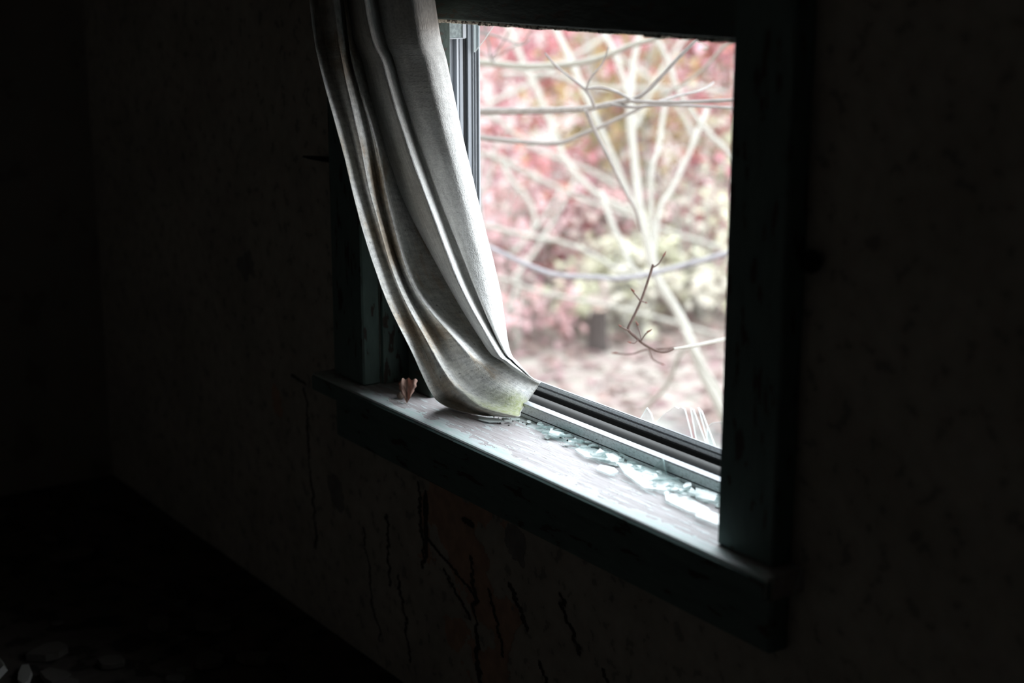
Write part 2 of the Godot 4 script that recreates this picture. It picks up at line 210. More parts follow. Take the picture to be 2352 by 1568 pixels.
# a tapering round stem along a path; knots makes it swell a little here and there
func tube(st: SurfaceTool, path: PackedVector3Array, r0: float, r1: float, sides := 8, knots := 0.0) -> void:
	var n := path.size()
	var rings := []
	var normals := []
	var side := Vector3.ZERO
	for i in n:
		var dir := (path[mini(i + 1, n - 1)] - path[maxi(i - 1, 0)]).normalized()
		if side == Vector3.ZERO:
			side = dir.cross(Vector3.UP if absf(dir.y) < 0.9 else Vector3.RIGHT).normalized()
		side = (side - dir * side.dot(dir)).normalized()
		var other := dir.cross(side)
		var r := lerpf(r0, r1, float(i) / (n - 1)) * (1.0 + knots * rng.randf_range(-0.5, 1.0))
		var ring := []
		var nor := []
		for k in sides:
			var a := TAU * k / sides
			var d := side * cos(a) + other * sin(a)
			ring.append(path[i] + d * r)
			nor.append(d)
		rings.append(ring)
		normals.append(nor)
	for i in n - 1:
		for k in sides:
			var m := (k + 1) % sides
			for v in [[i, k], [i + 1, m], [i, m], [i, k], [i + 1, k], [i + 1, m]]:
				st.set_normal(normals[v[0]][v[1]])
				st.add_vertex(rings[v[0]][v[1]])
	for e in [0, n - 1]:
		var out := (path[0] - path[1]) if e == 0 else (path[n - 1] - path[n - 2])
		for k in range(1, sides - 1):
			tri(st, rings[e][0], rings[e][k], rings[e][k + 1], out)

# a flat outline of some thickness, laid in the plane of a transform (outline in x and z, thickness along y)
func slab(st: SurfaceTool, outline: PackedVector2Array, thick: float, t: Transform3D, faces := true, rim := true) -> void:
	var ids := Geometry2D.triangulate_polygon(outline)
	var up := t.basis.y.normalized()
	if faces:
		for i in range(0, ids.size(), 3):
			for h in [0.0, 1.0]:
				var v := []
				for k in 3:
					var p := outline[ids[i + k]]
					v.append(t * Vector3(p.x, h * thick, p.y))
				tri(st, v[0], v[1], v[2], up if h > 0.5 else -up)
	if rim:
		var mid := Vector2.ZERO
		for p in outline:
			mid += p / outline.size()
		for i in outline.size():
			var p := outline[i]
			var q := outline[(i + 1) % outline.size()]
			var e := (q - p).orthogonal()
			if e.dot((p + q) / 2.0 - mid) < 0.0:
				e = -e
			quad(st, t * Vector3(p.x, 0, p.y), t * Vector3(q.x, 0, q.y), t * Vector3(q.x, thick, q.y), t * Vector3(p.x, thick, p.y), t.basis * Vector3(e.x, 0, e.y))

func mat(color: Color, rough := 0.8, metal := 0.0) -> StandardMaterial3D:
	var m := StandardMaterial3D.new()
	m.albedo_color = color.linear_to_srgb()
	m.roughness = rough
	m.metallic = metal
	return m

func noise(kind: int, freq: float, sd: int, octaves := 4) -> FastNoiseLite:
	var f := FastNoiseLite.new()
	f.noise_type = kind
	f.frequency = freq
	f.seed = sd
	f.fractal_octaves = octaves
	return f

# a noise picture drawn out along one axis: sampled small or large, then resized
func stretched(f: FastNoiseLite, w: int, h: int, kx: float, ky: float) -> PackedByteArray:
	var im := f.get_image(maxi(2, int(w * kx)), maxi(2, int(h * ky)), false, false, false)
	im.resize(w, h, Image.INTERPOLATE_BILINEAR)
	return im.get_data()

func ramp_texture(f: FastNoiseLite, stops: Array, size := 512) -> NoiseTexture2D:
	var g := Gradient.new()
	var offsets := PackedFloat32Array()
	var colors := PackedColorArray()
	for s in stops:
		offsets.append(s[0])
		colors.append((s[1] as Color).linear_to_srgb())
	g.offsets = offsets
	g.colors = colors
	var t := NoiseTexture2D.new()
	t.width = size
	t.height = size
	t.seamless = true
	t.noise = f
	t.color_ramp = g
	return t

func grey_texture(f: FastNoiseLite, size := 512) -> NoiseTexture2D:
	var t := NoiseTexture2D.new()
	t.width = size
	t.height = size
	t.seamless = true
	t.noise = f
	return t

# paint over wood, worn through in chips drawn out along the grain
func painted(paint: Color, paint_two: Color, wood: Color, chips: float, scale: Vector3, sd: int, rough := 0.7) -> StandardMaterial3D:
	var f := noise(FastNoiseLite.TYPE_SIMPLEX_SMOOTH, 0.012, sd, 6)
	var m := mat(Color.WHITE, rough)
	m.albedo_texture = ramp_texture(f, [[0.0, wood * 0.7], [chips - 0.04, wood], [chips - 0.005, wood * 0.85], [chips + 0.005, paint_two], [0.62, paint], [1.0, paint_two]], 1024)
	m.uv1_triplanar = true
	m.uv1_world_triplanar = true
	m.uv1_scale = scale
	m.heightmap_enabled = true
	m.heightmap_texture = grey_texture(f, 1024)
	m.heightmap_scale = 0.08
	return m

# ------------------------------------------------------------------ materials
func make_materials() -> void:
	# one green paint on the casings, apron and jamb boards; only the grain runs differently
	var green := Color(0.185, 0.275, 0.258)
	var green_worn := Color(0.15, 0.225, 0.212)
	var under := Color(0.085, 0.07, 0.06)
	M.casing = painted(green, green_worn, under, 0.27, Vector3(3.0, 0.8, 3.0), 3)
	M.apron = painted(green, green_worn, under, 0.27, Vector3(0.8, 3.0, 3.0), 4)
	M.jamb = painted(green, green_worn, under, 0.36, Vector3(5.0, 1.3, 5.0), 8)
	M.bare_wood = painted(Color(0.36, 0.34, 0.35), Color(0.26, 0.24, 0.25), Color(0.06, 0.05, 0.05), 0.42, Vector3(9.0, 2.2, 9.0), 15, 0.9)
	M.sash = painted(Color(0.042, 0.063, 0.050), Color(0.034, 0.050, 0.042), Color(0.050, 0.038, 0.025), 0.30, Vector3(1.5, 5.0, 5.0), 21)
	M.lit_edge = painted(Color(0.634, 0.576, 0.475), Color(0.475, 0.418, 0.331), Color(0.115, 0.086, 0.072), 0.42, Vector3(6.0, 9.0, 9.0), 22, 0.9)  # pale colour stands for the lit fringe under the sash rail
	M.metal = mat(Color.WHITE, 0.42, 0.8)
	M.metal.albedo_texture = ramp_texture(noise(FastNoiseLite.TYPE_SIMPLEX_SMOOTH, 0.045, 31, 6), [[0.0, Color(0.08, 0.08, 0.075)], [0.13, Color(0.16, 0.16, 0.15)], [0.19, Color(0.46, 0.48, 0.48)], [0.5, Color(0.58, 0.60, 0.61)], [1.0, Color(0.68, 0.70, 0.71)]], 1024)
	M.metal.uv1_triplanar = true
	M.metal.uv1_world_triplanar = true
	M.metal.uv1_scale = Vector3(3, 6, 6)
	M.metal_clean = mat(Color(0.46, 0.48, 0.51), 0.45, 0.2)
	M.metal_matte = mat(Color(0.30, 0.32, 0.35), 0.5, 0.1)
	M.metal_block = mat(Color.WHITE, 0.6)
	M.metal_block.albedo_texture = ramp_texture(noise(FastNoiseLite.TYPE_SIMPLEX_SMOOTH, 0.03, 33, 4), [[0.0, Color(0.208, 0.247, 0.247)], [0.5, Color(0.312, 0.364, 0.364)], [1.0, Color(0.494, 0.559, 0.559)]])
	M.metal_block.uv1_triplanar = true
	M.metal_block.uv1_scale = Vector3(9, 9, 9)
	M.seal = mat(Color(0.12, 0.115, 0.11), 0.7)
	M.gasket_and_shade = mat(Color(0.012, 0.012, 0.013), 0.85)
	M.grime = mat(Color(0.016, 0.014, 0.012), 0.95)
	M.iron = mat(Color(0.012, 0.011, 0.010), 0.6, 0.3)
	M.floor = painted(Color(0.108, 0.091, 0.077), Color(0.072, 0.062, 0.053), Color(0.036, 0.029, 0.024), 0.36, Vector3(0.9, 0.9, 0.9), 41, 0.95)
	M.room = painted(Color(0.40, 0.375, 0.335), Color(0.365, 0.34, 0.305), Color(0.32, 0.295, 0.26), 0.24, Vector3(0.5, 0.5, 0.5), 45, 0.95)
	M.plaster = mat(Color(0.50, 0.49, 0.46), 0.95)
	M.glass = mat(Color(0.78, 0.92, 0.90, 0.16), 0.05)
	M.glass.transparency = BaseMaterial3D.TRANSPARENCY_ALPHA
	M.glass_dusty = mat(Color(0.72, 0.84, 0.82), 0.16)
	M.glass_dusty.albedo_color.a = 0.22
	M.glass_dusty.transparency = BaseMaterial3D.TRANSPARENCY_ALPHA
	M.glass_rim = mat(Color(0.40, 0.58, 0.56), 0.2)
	M.glass_rim.albedo_color.a = 0.35
	M.glass_rim.transparency = BaseMaterial3D.TRANSPARENCY_ALPHA
	M.glass_edge = mat(Color(0.80, 0.88, 0.87), 0.3)
	M.glass_edge.albedo_color.a = 0.5
	M.glass_edge.transparency = BaseMaterial3D.TRANSPARENCY_ALPHA
	M.hem = mat(Color(0.55, 0.54, 0.50), 0.95)
	M.flake = mat(Color(0.66, 0.72, 0.70), 0.8)
	M.flake_wood = mat(Color(0.150, 0.135, 0.120), 0.9)
	M.leaf_dry = mat(Color(0.40, 0.25, 0.20), 0.8)
	M.leaf_dry.backlight_enabled = true
	M.leaf_dry.backlight = Color(0.35, 0.18, 0.13)
	M.leaf_husk = mat(Color(0.26, 0.19, 0.15), 0.9)
	M.straw = mat(Color(0.42, 0.38, 0.30), 0.9)
	M.bark_pale = bark(Color(0.231, 0.219, 0.186), Color(0.308, 0.294, 0.257), 51)
	M.bark_green = bark(Color(0.22, 0.205, 0.175), Color(0.29, 0.275, 0.24), 52)
	M.bark_grey = bark(Color(0.182, 0.164, 0.155), Color(0.310, 0.282, 0.265), 53)
	M.bark_mauve = bark(Color(0.125, 0.119, 0.125), Color(0.325, 0.312, 0.331), 54)
	M.bark_red = bark(Color(0.068, 0.036, 0.028), Color(0.120, 0.080, 0.068), 55)
	M.bud = mat(Color(0.14, 0.045, 0.03), 0.7)
	M.stump = bark(Color(0.033, 0.025, 0.022), Color(0.061, 0.047, 0.041), 56)
	M.ground = mat(Color.WHITE, 0.95)
	M.ground.albedo_texture = ramp_texture(noise(FastNoiseLite.TYPE_SIMPLEX_SMOOTH, 0.02, 61, 5), [[0.0, Color(0.144, 0.107, 0.094)], [0.45, Color(0.215, 0.165, 0.150)], [0.6, Color(0.229, 0.208, 0.173)], [1.0, Color(0.286, 0.250, 0.229)]], 1024)
	M.ground.uv1_triplanar = true
	M.ground.uv1_world_triplanar = true
	M.ground.uv1_scale = Vector3(0.35, 0.35, 0.35)
	M.leaves = mat(Color.WHITE, 0.75)
	M.leaves.vertex_color_use_as_albedo = true
	M.leaves.backlight_enabled = true
	M.leaves.backlight = Color(0.9, 0.9, 0.9)

func bark(dark: Color, light: Color, sd: int) -> StandardMaterial3D:
	var m := mat(Color.WHITE, 0.85)
	m.albedo_texture = ramp_texture(noise(FastNoiseLite.TYPE_SIMPLEX_SMOOTH, 0.02, sd, 4), [[0.0, dark], [0.42, dark.lerp(light, 0.5)], [1.0, light]], 256)
	m.uv1_triplanar = true
	m.uv1_world_triplanar = true
	m.uv1_scale = Vector3(7, 7, 7)
	return m

# ------------------------------------------------------------------ the scene
const EYE := Vector3(1.836, 1.262, 1.3125)
const SILL := 0.534

func _ready() -> void:
	rng.seed = 20417
	var cam := Camera3D.new()
	cam.name = "camera"
	add_child(cam)
	cam.fov = 24.245
	cam.near = 0.05
	cam.far = 200.0
	cam.look_at_from_position(EYE, EYE + Vector3(-0.7967, -0.2419, -0.5537), Vector3.UP)
	var lens := CameraAttributesPhysical.new()
	lens.frustum_focal_length = 55.87
	lens.frustum_focus_distance = 2.44
	lens.frustum_near = 0.05
	lens.frustum_far = 200.0
	lens.exposure_aperture = 2.4
	cam.attributes = lens
	cam.current = true

	var sky_mat := ProceduralSkyMaterial.new()
	sky_mat.sky_top_color = Color(0.93, 0.97, 1.0)
	sky_mat.sky_horizon_color = Color(0.96, 0.98, 1.0)
	sky_mat.ground_horizon_color = Color(0.72, 0.68, 0.66)
	sky_mat.ground_bottom_color = Color(0.60, 0.55, 0.53)
	var env := Environment.new()
	env.background_mode = Environment.BG_SKY
	env.sky = Sky.new()
	env.sky.sky_material = sky_mat
	env.background_energy_multiplier = 1.0
	env.tonemap_mode = Environment.TONE_MAPPER_LINEAR
	env.tonemap_exposure = 6.5
	env.sdfgi_enabled = true
	env.ssao_enabled = true
	env.ssil_enabled = true
	var world := WorldEnvironment.new()
	world.name = "overcast_sky"
	world.environment = env
	add_child(world)

	make_materials()
	room()
	window_trim()
	storm_window()
	raised_sash()
	curtain()
	outside()
	sill_things()
	floor_things()

# ------------------------------------------------------------------ room shell
func wall_texture() -> Array:
	# old limewash over brown plaster: grime blotches, peeled patches and cracks; x from -1.8 to 1.2, y from 0 to 1.5
	var w := 1536
	var h := 768
	var blotch := noise(FastNoiseLite.TYPE_SIMPLEX_SMOOTH, 0.008, 71, 5).get_image(w, h)
	var fine := noise(FastNoiseLite.TYPE_SIMPLEX_SMOOTH, 0.05, 72, 4).get_image(w, h)
	var peel := noise(FastNoiseLite.TYPE_SIMPLEX_SMOOTH, 0.016, 73, 6).get_image(w, h, false, false, false).get_data()
	var color := Image.create(w, h, false, Image.FORMAT_RGB8)
	var relief := Image.create(w, h, false, Image.FORMAT_L8)
	var b := blotch.get_data()
	var f := fine.get_data()
	var cd := PackedByteArray()
	cd.resize(w * h * 3)
	var rd := PackedByteArray()
	rd.resize(w * h)
	# peeled patches: centre x, y, reach x, reach y, kind (0 brown plaster, 1 dark hole)
	var patches := [[-0.20, 0.34, 0.11, 0.09, 0], [-0.12, 0.17, 0.08, 0.17, 0], [-0.24, 0.40, 0.06, 0.03, 0], [-0.385, 0.43, 0.014, 0.03, 1], [-0.36, 0.395, 0.035, 0.008, 1], [-0.20, 0.412, 0.05, 0.008, 1],
		[-0.305, 0.33, 0.006, 0.05, 1], [-0.05, 0.33, 0.03, 0.05, 2], [-0.17, 0.365, 0.02, 0.006, 1], [-0.62, 0.30, 0.03, 0.03, 2], [-0.95, 0.65, 0.05, 0.03, 2], [-0.86, 0.42, 0.03, 0.03, 0]]
	var paint := Color(0.60, 0.565, 0.505)
	var paint_dark := Color(0.52, 0.49, 0.435)
	var brown := Color(0.60, 0.40, 0.30)
	var hole := Color(0.09, 0.08, 0.07)
	var grey := Color(0.33, 0.315, 0.30)
	var of := [brown, hole, grey]
	for j in h:
		var y := 1.5 * (1.0 - (j + 0.5) / h)
		for i in w:
			var n := j * w + i
			var x := -1.8 + 3.0 * (i + 0.5) / w
			var t := b[n] / 255.0
			var g := f[n] / 255.0
			var c := paint.lerp(paint_dark, clampf((t - 0.4) * 3.0, 0.0, 1.0)) * (0.86 + 0.28 * g)
			var r := 200.0 + 30.0 * (g - 0.5)
			if g < 0.24:
				c = c * 0.72
				r -= 22.0
			if (y < 0.52 and x > -1.0 and x < 0.3) or (y > 0.5 and (x > 0.6 and x < 0.85 or x > -1.05 and x < -0.85)):
				for p in patches:
					var dx: float = (x - p[0]) / p[2]
					var dy: float = (y - p[1]) / p[3]
					var d := dx * dx + dy * dy
					if d < 3.2 and d + 3.4 * (peel[n] / 127.5 - 1.0) < 1.0:
						c = of[p[4]] * (0.75 + 0.5 * g)
						r = 110.0 + 40.0 * g if p[4] != 1 else 40.0
			c = c.linear_to_srgb()
			cd[n * 3] = int(c.r * 255.0)
			cd[n * 3 + 1] = int(c.g * 255.0)
			cd[n * 3 + 2] = int(c.b * 255.0)
			rd[n] = int(clampf(r, 0, 255))
	color.set_data(w, h, false, Image.FORMAT_RGB8, cd)
	relief.set_data(w, h, false, Image.FORMAT_L8, rd)
	var cracks := [[-0.735, 0.46, -0.70, 0.15, 3], [-0.73, 0.47, -0.78, 0.475, 3], [-0.33, 0.39, -0.31, 0.24, 3], [-0.17, 0.31, -0.145, 0.05, 4], [-0.30, 0.30, -0.14, 0.24, 3], [-0.25, 0.26, -0.17, 0.20, 2], [-0.06, 0.30, -0.01, 0.24, 3], [0.07, 0.33, 0.12, 0.25, 3],
		[-0.52, 0.25, -0.47, 0.05, 2], [-0.40, 0.20, -0.36, 0.05, 2], [-0.155, 0.14, -0.12, 0.02, 4], [0.18, 0.25, 0.26, 0.15, 2], [-0.12, 0.27, -0.07, 0.17, 2], [-0.44, 0.30, -0.43, 0.17, 2], [0.02, 0.2, 0.08, 0.1, 2]]
	for k in cracks:
		var steps := 260
		var wander := 0.0
		for s in steps:
			var u := float(s) / steps
			wander = wander * 0.96 + rng.randf_range(-0.0022, 0.0022)
			var cx := (lerpf(k[0], k[2], u) + wander + 1.8) / 3.0 * w
			var cy := (1.0 - lerpf(k[1], k[3], u) / 1.5) * h
			var wide := int(k[4] * (0.4 + 0.9 * absf(sin(u * 9.0 + k[0] * 40.0))))
			color.fill_rect(Rect2i(int(cx), int(cy), maxi(1, wide), 2), hole.linear_to_srgb())
			relief.fill_rect(Rect2i(int(cx), int(cy), maxi(1, wide), 2), Color(0.05, 0.05, 0.05))
	return [ImageTexture.create_from_image(color), ImageTexture.create_from_image(relief)]

func room() -> void:
	var tex := wall_texture()
	var wm := mat(Color.WHITE, 0.95)
	wm.albedo_texture = tex[0]
	wm.heightmap_enabled = true
	wm.heightmap_texture = tex[1]
	wm.heightmap_scale = 0.5
	# the wall with the window: four thick pieces round the opening, in one mesh
	var st := builder()
	for r in [[-1.95, -0.445, -0.12, 2.6], [0.445, 2.75, -0.12, 2.6], [-0.445, 0.445, -0.12, 0.50], [-0.445, 0.445, 1.98, 2.6]]:
		wall_piece(st, r[0], r[1], r[2], r[3])
	var wall := put(st, "wall_window", wm)
	meta(wall, "cracked grimy plaster wall with peeled brown patches around the window", "wall", "", "structure")
	st = builder()
	block(st, Vector3(-1.95, -0.12, -0.14), Vector3(-1.77, 2.6, 2.85))
	meta(put(st, "wall_left", M.room), "bare dark plaster side wall meeting the window wall", "wall", "", "structure")
	st = builder()
	block(st, Vector3(2.6, -0.12, 0.0), Vector3(2.75, 2.6, 2.85))
	meta(put(st, "wall_right", M.room), "dark plaster wall across the room from the far corner", "wall", "", "structure")
	st = builder()
	block(st, Vector3(-1.77, -0.12, 2.70), Vector3(2.6, 2.6, 2.85))
	meta(put(st, "wall_back", M.room), "dark plaster wall facing the window", "wall", "", "structure")
	st = builder()
	block(st, Vector3(-1.77, 2.5, 0.0), Vector3(2.6, 2.6, 2.70))
	meta(put(st, "ceiling", M.room), "dark plaster ceiling of the room", "ceiling", "", "structure")
	st = builder()
	block(st, Vector3(-1.77, -0.12, 0.0), Vector3(2.6, 0.0, 2.70))
	meta(put(st, "floor", M.floor), "nearly black dirty floor below the window", "floor", "", "structure")

func wall_piece(st: SurfaceTool, x0: float, x1: float, y0: float, y1: float) -> void:
	var z0 := -0.14
	for f in [[Vector3(x0, y0, 0), Vector3(x1, y0, 0), Vector3(x1, y1, 0), Vector3(x0, y1, 0), Vector3.BACK], [Vector3(x0, y0, z0), Vector3(x1, y0, z0), Vector3(x1, y1, z0), Vector3(x0, y1, z0), Vector3.FORWARD],
		[Vector3(x0, y0, z0), Vector3(x0, y0, 0), Vector3(x0, y1, 0), Vector3(x0, y1, z0), Vector3.LEFT], [Vector3(x1, y0, z0), Vector3(x1, y0, 0), Vector3(x1, y1, 0), Vector3(x1, y1, z0), Vector3.RIGHT],
		[Vector3(x0, y0, z0), Vector3(x1, y0, z0), Vector3(x1, y0, 0), Vector3(x0, y0, 0), Vector3.DOWN], [Vector3(x0, y1, z0), Vector3(x1, y1, z0), Vector3(x1, y1, 0), Vector3(x0, y1, 0), Vector3.UP]]:
		var order := [0, 1, 2, 0, 2, 3]
		var n: Vector3 = (f[1] - f[0]).cross(f[2] - f[0])
		if n.dot(f[4]) > 0.0:
			order = [0, 2, 1, 0, 3, 2]
		for k in order:
			var v: Vector3 = f[k]
			st.set_normal(f[4])
			st.set_uv(Vector2((v.x + 1.8) / 3.0, 1.0 - v.y / 1.5))
			st.add_vertex(v)

# ------------------------------------------------------------------ wooden trim
func window_trim() -> void:
	var st := builder()
	block(st, Vector3(0.445, SILL, 0.0), Vector3(0.545, 2.0, 0.034), 0.003)
	meta(put(st, "trim_1", M.casing), "dark green painted casing board rising from the shard-covered end of the sill", "casing", "", "structure")
	st = builder()
	block(st, Vector3(-0.55, SILL, 0.0), Vector3(-0.445, 2.0, 0.034), 0.003)
	meta(put(st, "trim_2", M.casing), "dark green painted casing board behind the curtain", "casing", "", "structure")
	st = builder()
	block(st, Vector3(-0.58, 2.0, 0.0), Vector3(0.575, 2.11, 0.036), 0.003)
	meta(put(st, "trim_3", M.apron), "dark green painted head casing over the window", "casing", "", "structure")
	st = builder()
	block(st, Vector3(-0.55, 0.420, 0.0), Vector3(0.545, SILL - 0.03, 0.033), 0.004)
	meta(put(st, "trim_4", M.apron), "dark apron board under the window sill", "apron", "", "structure")
	stool()
	# jambs and the strips standing on them
	var jamb := Node3D.new()
	jamb.name = numbered("trim")
	jamb.name = "trim_5"
	add_child(jamb)
	meta(jamb, "peeling mint green window jamb beside the dry leaf", "window jamb", "", "structure")
	st = builder()
	block(st, Vector3(-0.4445, SILL + 0.0005, -0.14), Vector3(-0.436, 1.98, 0.0), 0.001)
	put(st, "jamb_board", M.jamb, jamb)
	st = builder()
	block(st, Vector3(-0.436, SILL + 0.0005, -0.066), Vector3(-0.421, 1.146, -0.050), 0.002)
	put(st, "stop_board", M.jamb, jamb)
	st = builder()
	block(st, Vector3(-0.421, SILL + 0.0005, -0.070), Vector3(-0.388, 1.146, -0.049), 0.003)
	var strip := put(st, "parting_strip", M.bare_wood, jamb)
	strip.set_meta("label", "bare grey weathered wood strip")
	st = builder()
	block(st, Vector3(-0.388, SILL + 0.0005, -0.066), Vector3(-0.318, 1.146, -0.020), 0.002)
	put(st, "shading_stop", M.sash, jamb)  # dark colour and added reach keep window light off the casing side
	var other := Node3D.new()
	other.name = "trim_6"
	add_child(other)
	meta(other, "mint green window jamb hidden behind the bare casing board", "window jamb", "", "structure")
	st = builder()
	block(st, Vector3(0.4445, SILL + 0.0005, -0.14), Vector3(0.436, 1.98, 0.0), 0.001)
	put(st, "jamb_board", M.jamb, other)
	st = builder()
	block(st, Vector3(0.408, SILL + 0.0005, -0.083), Vector3(0.436, 1.98, -0.056), 0.002)
	put(st, "parting_strip", M.bare_wood, other)

func stool() -> void:
	# sill board: worn mint paint along the front and in patches, bare grey-pink grain between
	var w := 1536
	var h := 240
	var long := stretched(noise(FastNoiseLite.TYPE_SIMPLEX_SMOOTH, 0.014, 81, 5), w, h, 0.5, 4.0)
	var grain := stretched(noise(FastNoiseLite.TYPE_SIMPLEX_SMOOTH, 0.04, 82, 4), w, h, 0.35, 5.0)
	var chip := stretched(noise(FastNoiseLite.TYPE_SIMPLEX_SMOOTH, 0.027, 83, 5), w, h, 0.8, 2.4)
	var wavy := noise(FastNoiseLite.TYPE_SIMPLEX_SMOOTH, 0.014, 84, 4)
	var cd := PackedByteArray()
	cd.resize(w * h * 3)
	var rd := PackedByteArray()
	rd.resize(w * h)
	var mint := Color(0.56, 0.67, 0.645)
	var white := Color(0.64, 0.675, 0.675)
	var wood := Color(0.45, 0.405, 0.405)
	var wood_light := Color(0.54, 0.505, 0.51)
	var wood_dark := Color(0.30, 0.25, 0.245)
	var wave := PackedFloat32Array()
	for i in w:
		wave.append(wavy.get_noise_1d(i * 0.9))
	for j in h:
		var z := 0.075 - 0.165 * (j + 0.5) / h
		for i in w:
			var x := -0.6 + 1.2 * (i + 0.5) / w
			var n := j * w + i
			var g := grain[n] / 127.5 - 1.0
			var lo := long[n] / 127.5 - 1.0
			var ch := chip[n] / 127.5 - 1.0
			# paint survives along the nosing, near the frame and in streaks along the grain
			var front := smoothstep(0.030, 0.052, z + 0.02 * wave[i])
			var back := smoothstep(-0.035, -0.075, z)
			var keep := maxf(front, maxf(back * 0.75, 0.22)) - 0.42 + 0.55 * lo + 0.5 * ch
			var c: Color
			var r: float
			if keep > 0.0:
				c = mint.lerp(white, clampf(0.6 + 1.3 * ch + 0.8 * lo, 0.0, 1.0)) * (0.97 + 0.10 * g)
				r = 190.0 + 20.0 * ch
			else:
				c = wood.lerp(wood_light, clampf(0.5 + 1.3 * lo, 0.0, 1.0))
				c = c.lerp(wood_dark, clampf((g - 0.22) * 2.6, 0.0, 0.8))
				r = 120.0 - 110.0 * maxf(0.0, g - 0.1) + 30.0 * lo
				if keep > -0.018:
					c = c * 0.55
			c = c.linear_to_srgb()
			cd[n * 3] = int(clampf(c.r, 0, 1) * 255.0)
			cd[n * 3 + 1] = int(clampf(c.g, 0, 1) * 255.0)
			cd[n * 3 + 2] = int(clampf(c.b, 0, 1) * 255.0)
			rd[n] = int(clampf(r, 0, 255))
	var m := mat(Color.WHITE, 0.62)
	m.albedo_texture = ImageTexture.create_from_image(Image.create_from_data(w, h, false, Image.FORMAT_RGB8, cd))
	m.heightmap_enabled = true
	m.heightmap_texture = ImageTexture.create_from_image(Image.create_from_data(w, h, false, Image.FORMAT_L8, rd))
	m.heightmap_scale = 0.12
	var st := builder()
	# the profile in z and y, front board with a rounded nose (horns reach past the casings), then the tongue between the jambs
	var prof := [Vector2(0.0, SILL)]
	for k in 9:
		var a := PI / 2.0 - PI * k / 8.0
		prof.append(Vector2(0.0575 + 0.0065 * pow(maxf(cos(a), 0.0), 0.7), SILL - 0.015 + 0.015 * signf(sin(a)) * pow(absf(sin(a)), 0.55)))
	prof.append(Vector2(0.0, SILL - 0.03))
	sill_run(st, prof, -0.576, 0.566, 60)
	sill_run(st, [Vector2(-0.14, SILL), Vector2(0.0, SILL), Vector2(0.0, SILL - 0.03), Vector2(-0.14, SILL - 0.03)], -0.445, 0.445, 40)
	var s := Node3D.new()
	s.name = "window_sill"
	add_child(s)
	put(st, "board", m, s)
	st = builder()
	block(st, Vector3(-0.5765, SILL - 0.0305, 0.052), Vector3(0.5665, SILL - 0.003, 0.0655), 0.003)
	put(st, "nosing", M.apron, s)
	meta(s, "worn window sill board with flaking mint paint and bare grey wood", "window sill", "", "structure")

func sill_run(st: SurfaceTool, prof: Array, x0: float, x1: float, steps: int) -> void:
	var n := prof.size()
	var mid := Vector2.ZERO
	for p in prof:
		mid += p / n
	var uv := func(v: Vector3): return Vector2((v.x + 0.6) / 1.2, (0.075 - v.z + maxf(0.0, SILL - v.y) * 0.4) / 0.165)
	for i in steps:
		var xa := lerpf(x0, x1, float(i) / steps)
		var xb := lerpf(x0, x1, float(i + 1) / steps)
		for k in n:
			var p: Vector2 = prof[k]
			var q: Vector2 = prof[(k + 1) % n]
			var e := (q - p).orthogonal().normalized()
			if e.dot((p + q) / 2.0 - mid) < 0.0:
				e = -e
			var v := [Vector3(xa, p.y, p.x), Vector3(xb, p.y, p.x), Vector3(xb, q.y, q.x), Vector3(xa, q.y, q.x)]
			var out := Vector3(0, e.y, e.x)
			var order := [0, 1, 2, 0, 2, 3]
			if (v[1] - v[0]).cross(v[2] - v[0]).dot(out) > 0.0:
				order = [0, 2, 1, 0, 3, 2]
			for o in order:
				st.set_normal(out)
				st.set_uv(uv.call(v[o]))
				st.add_vertex(v[o])
	for x in [x0, x1]:
		for k in range(1, n - 1):
			var v := [Vector3(x, prof[0].y, prof[0].x), Vector3(x, prof[k].y, prof[k].x), Vector3(x, prof[k + 1].y, prof[k + 1].x)]
			var out := Vector3(-1.0 if x == x0 else 1.0, 0, 0)
			var order := [0, 1, 2]
			if (v[1] - v[0]).cross(v[2] - v[0]).dot(out) > 0.0:
				order = [0, 2, 1]
			for o in order:
				st.set_normal(out)
				st.set_uv(uv.call(v[o]))
				st.add_vertex(v[o])

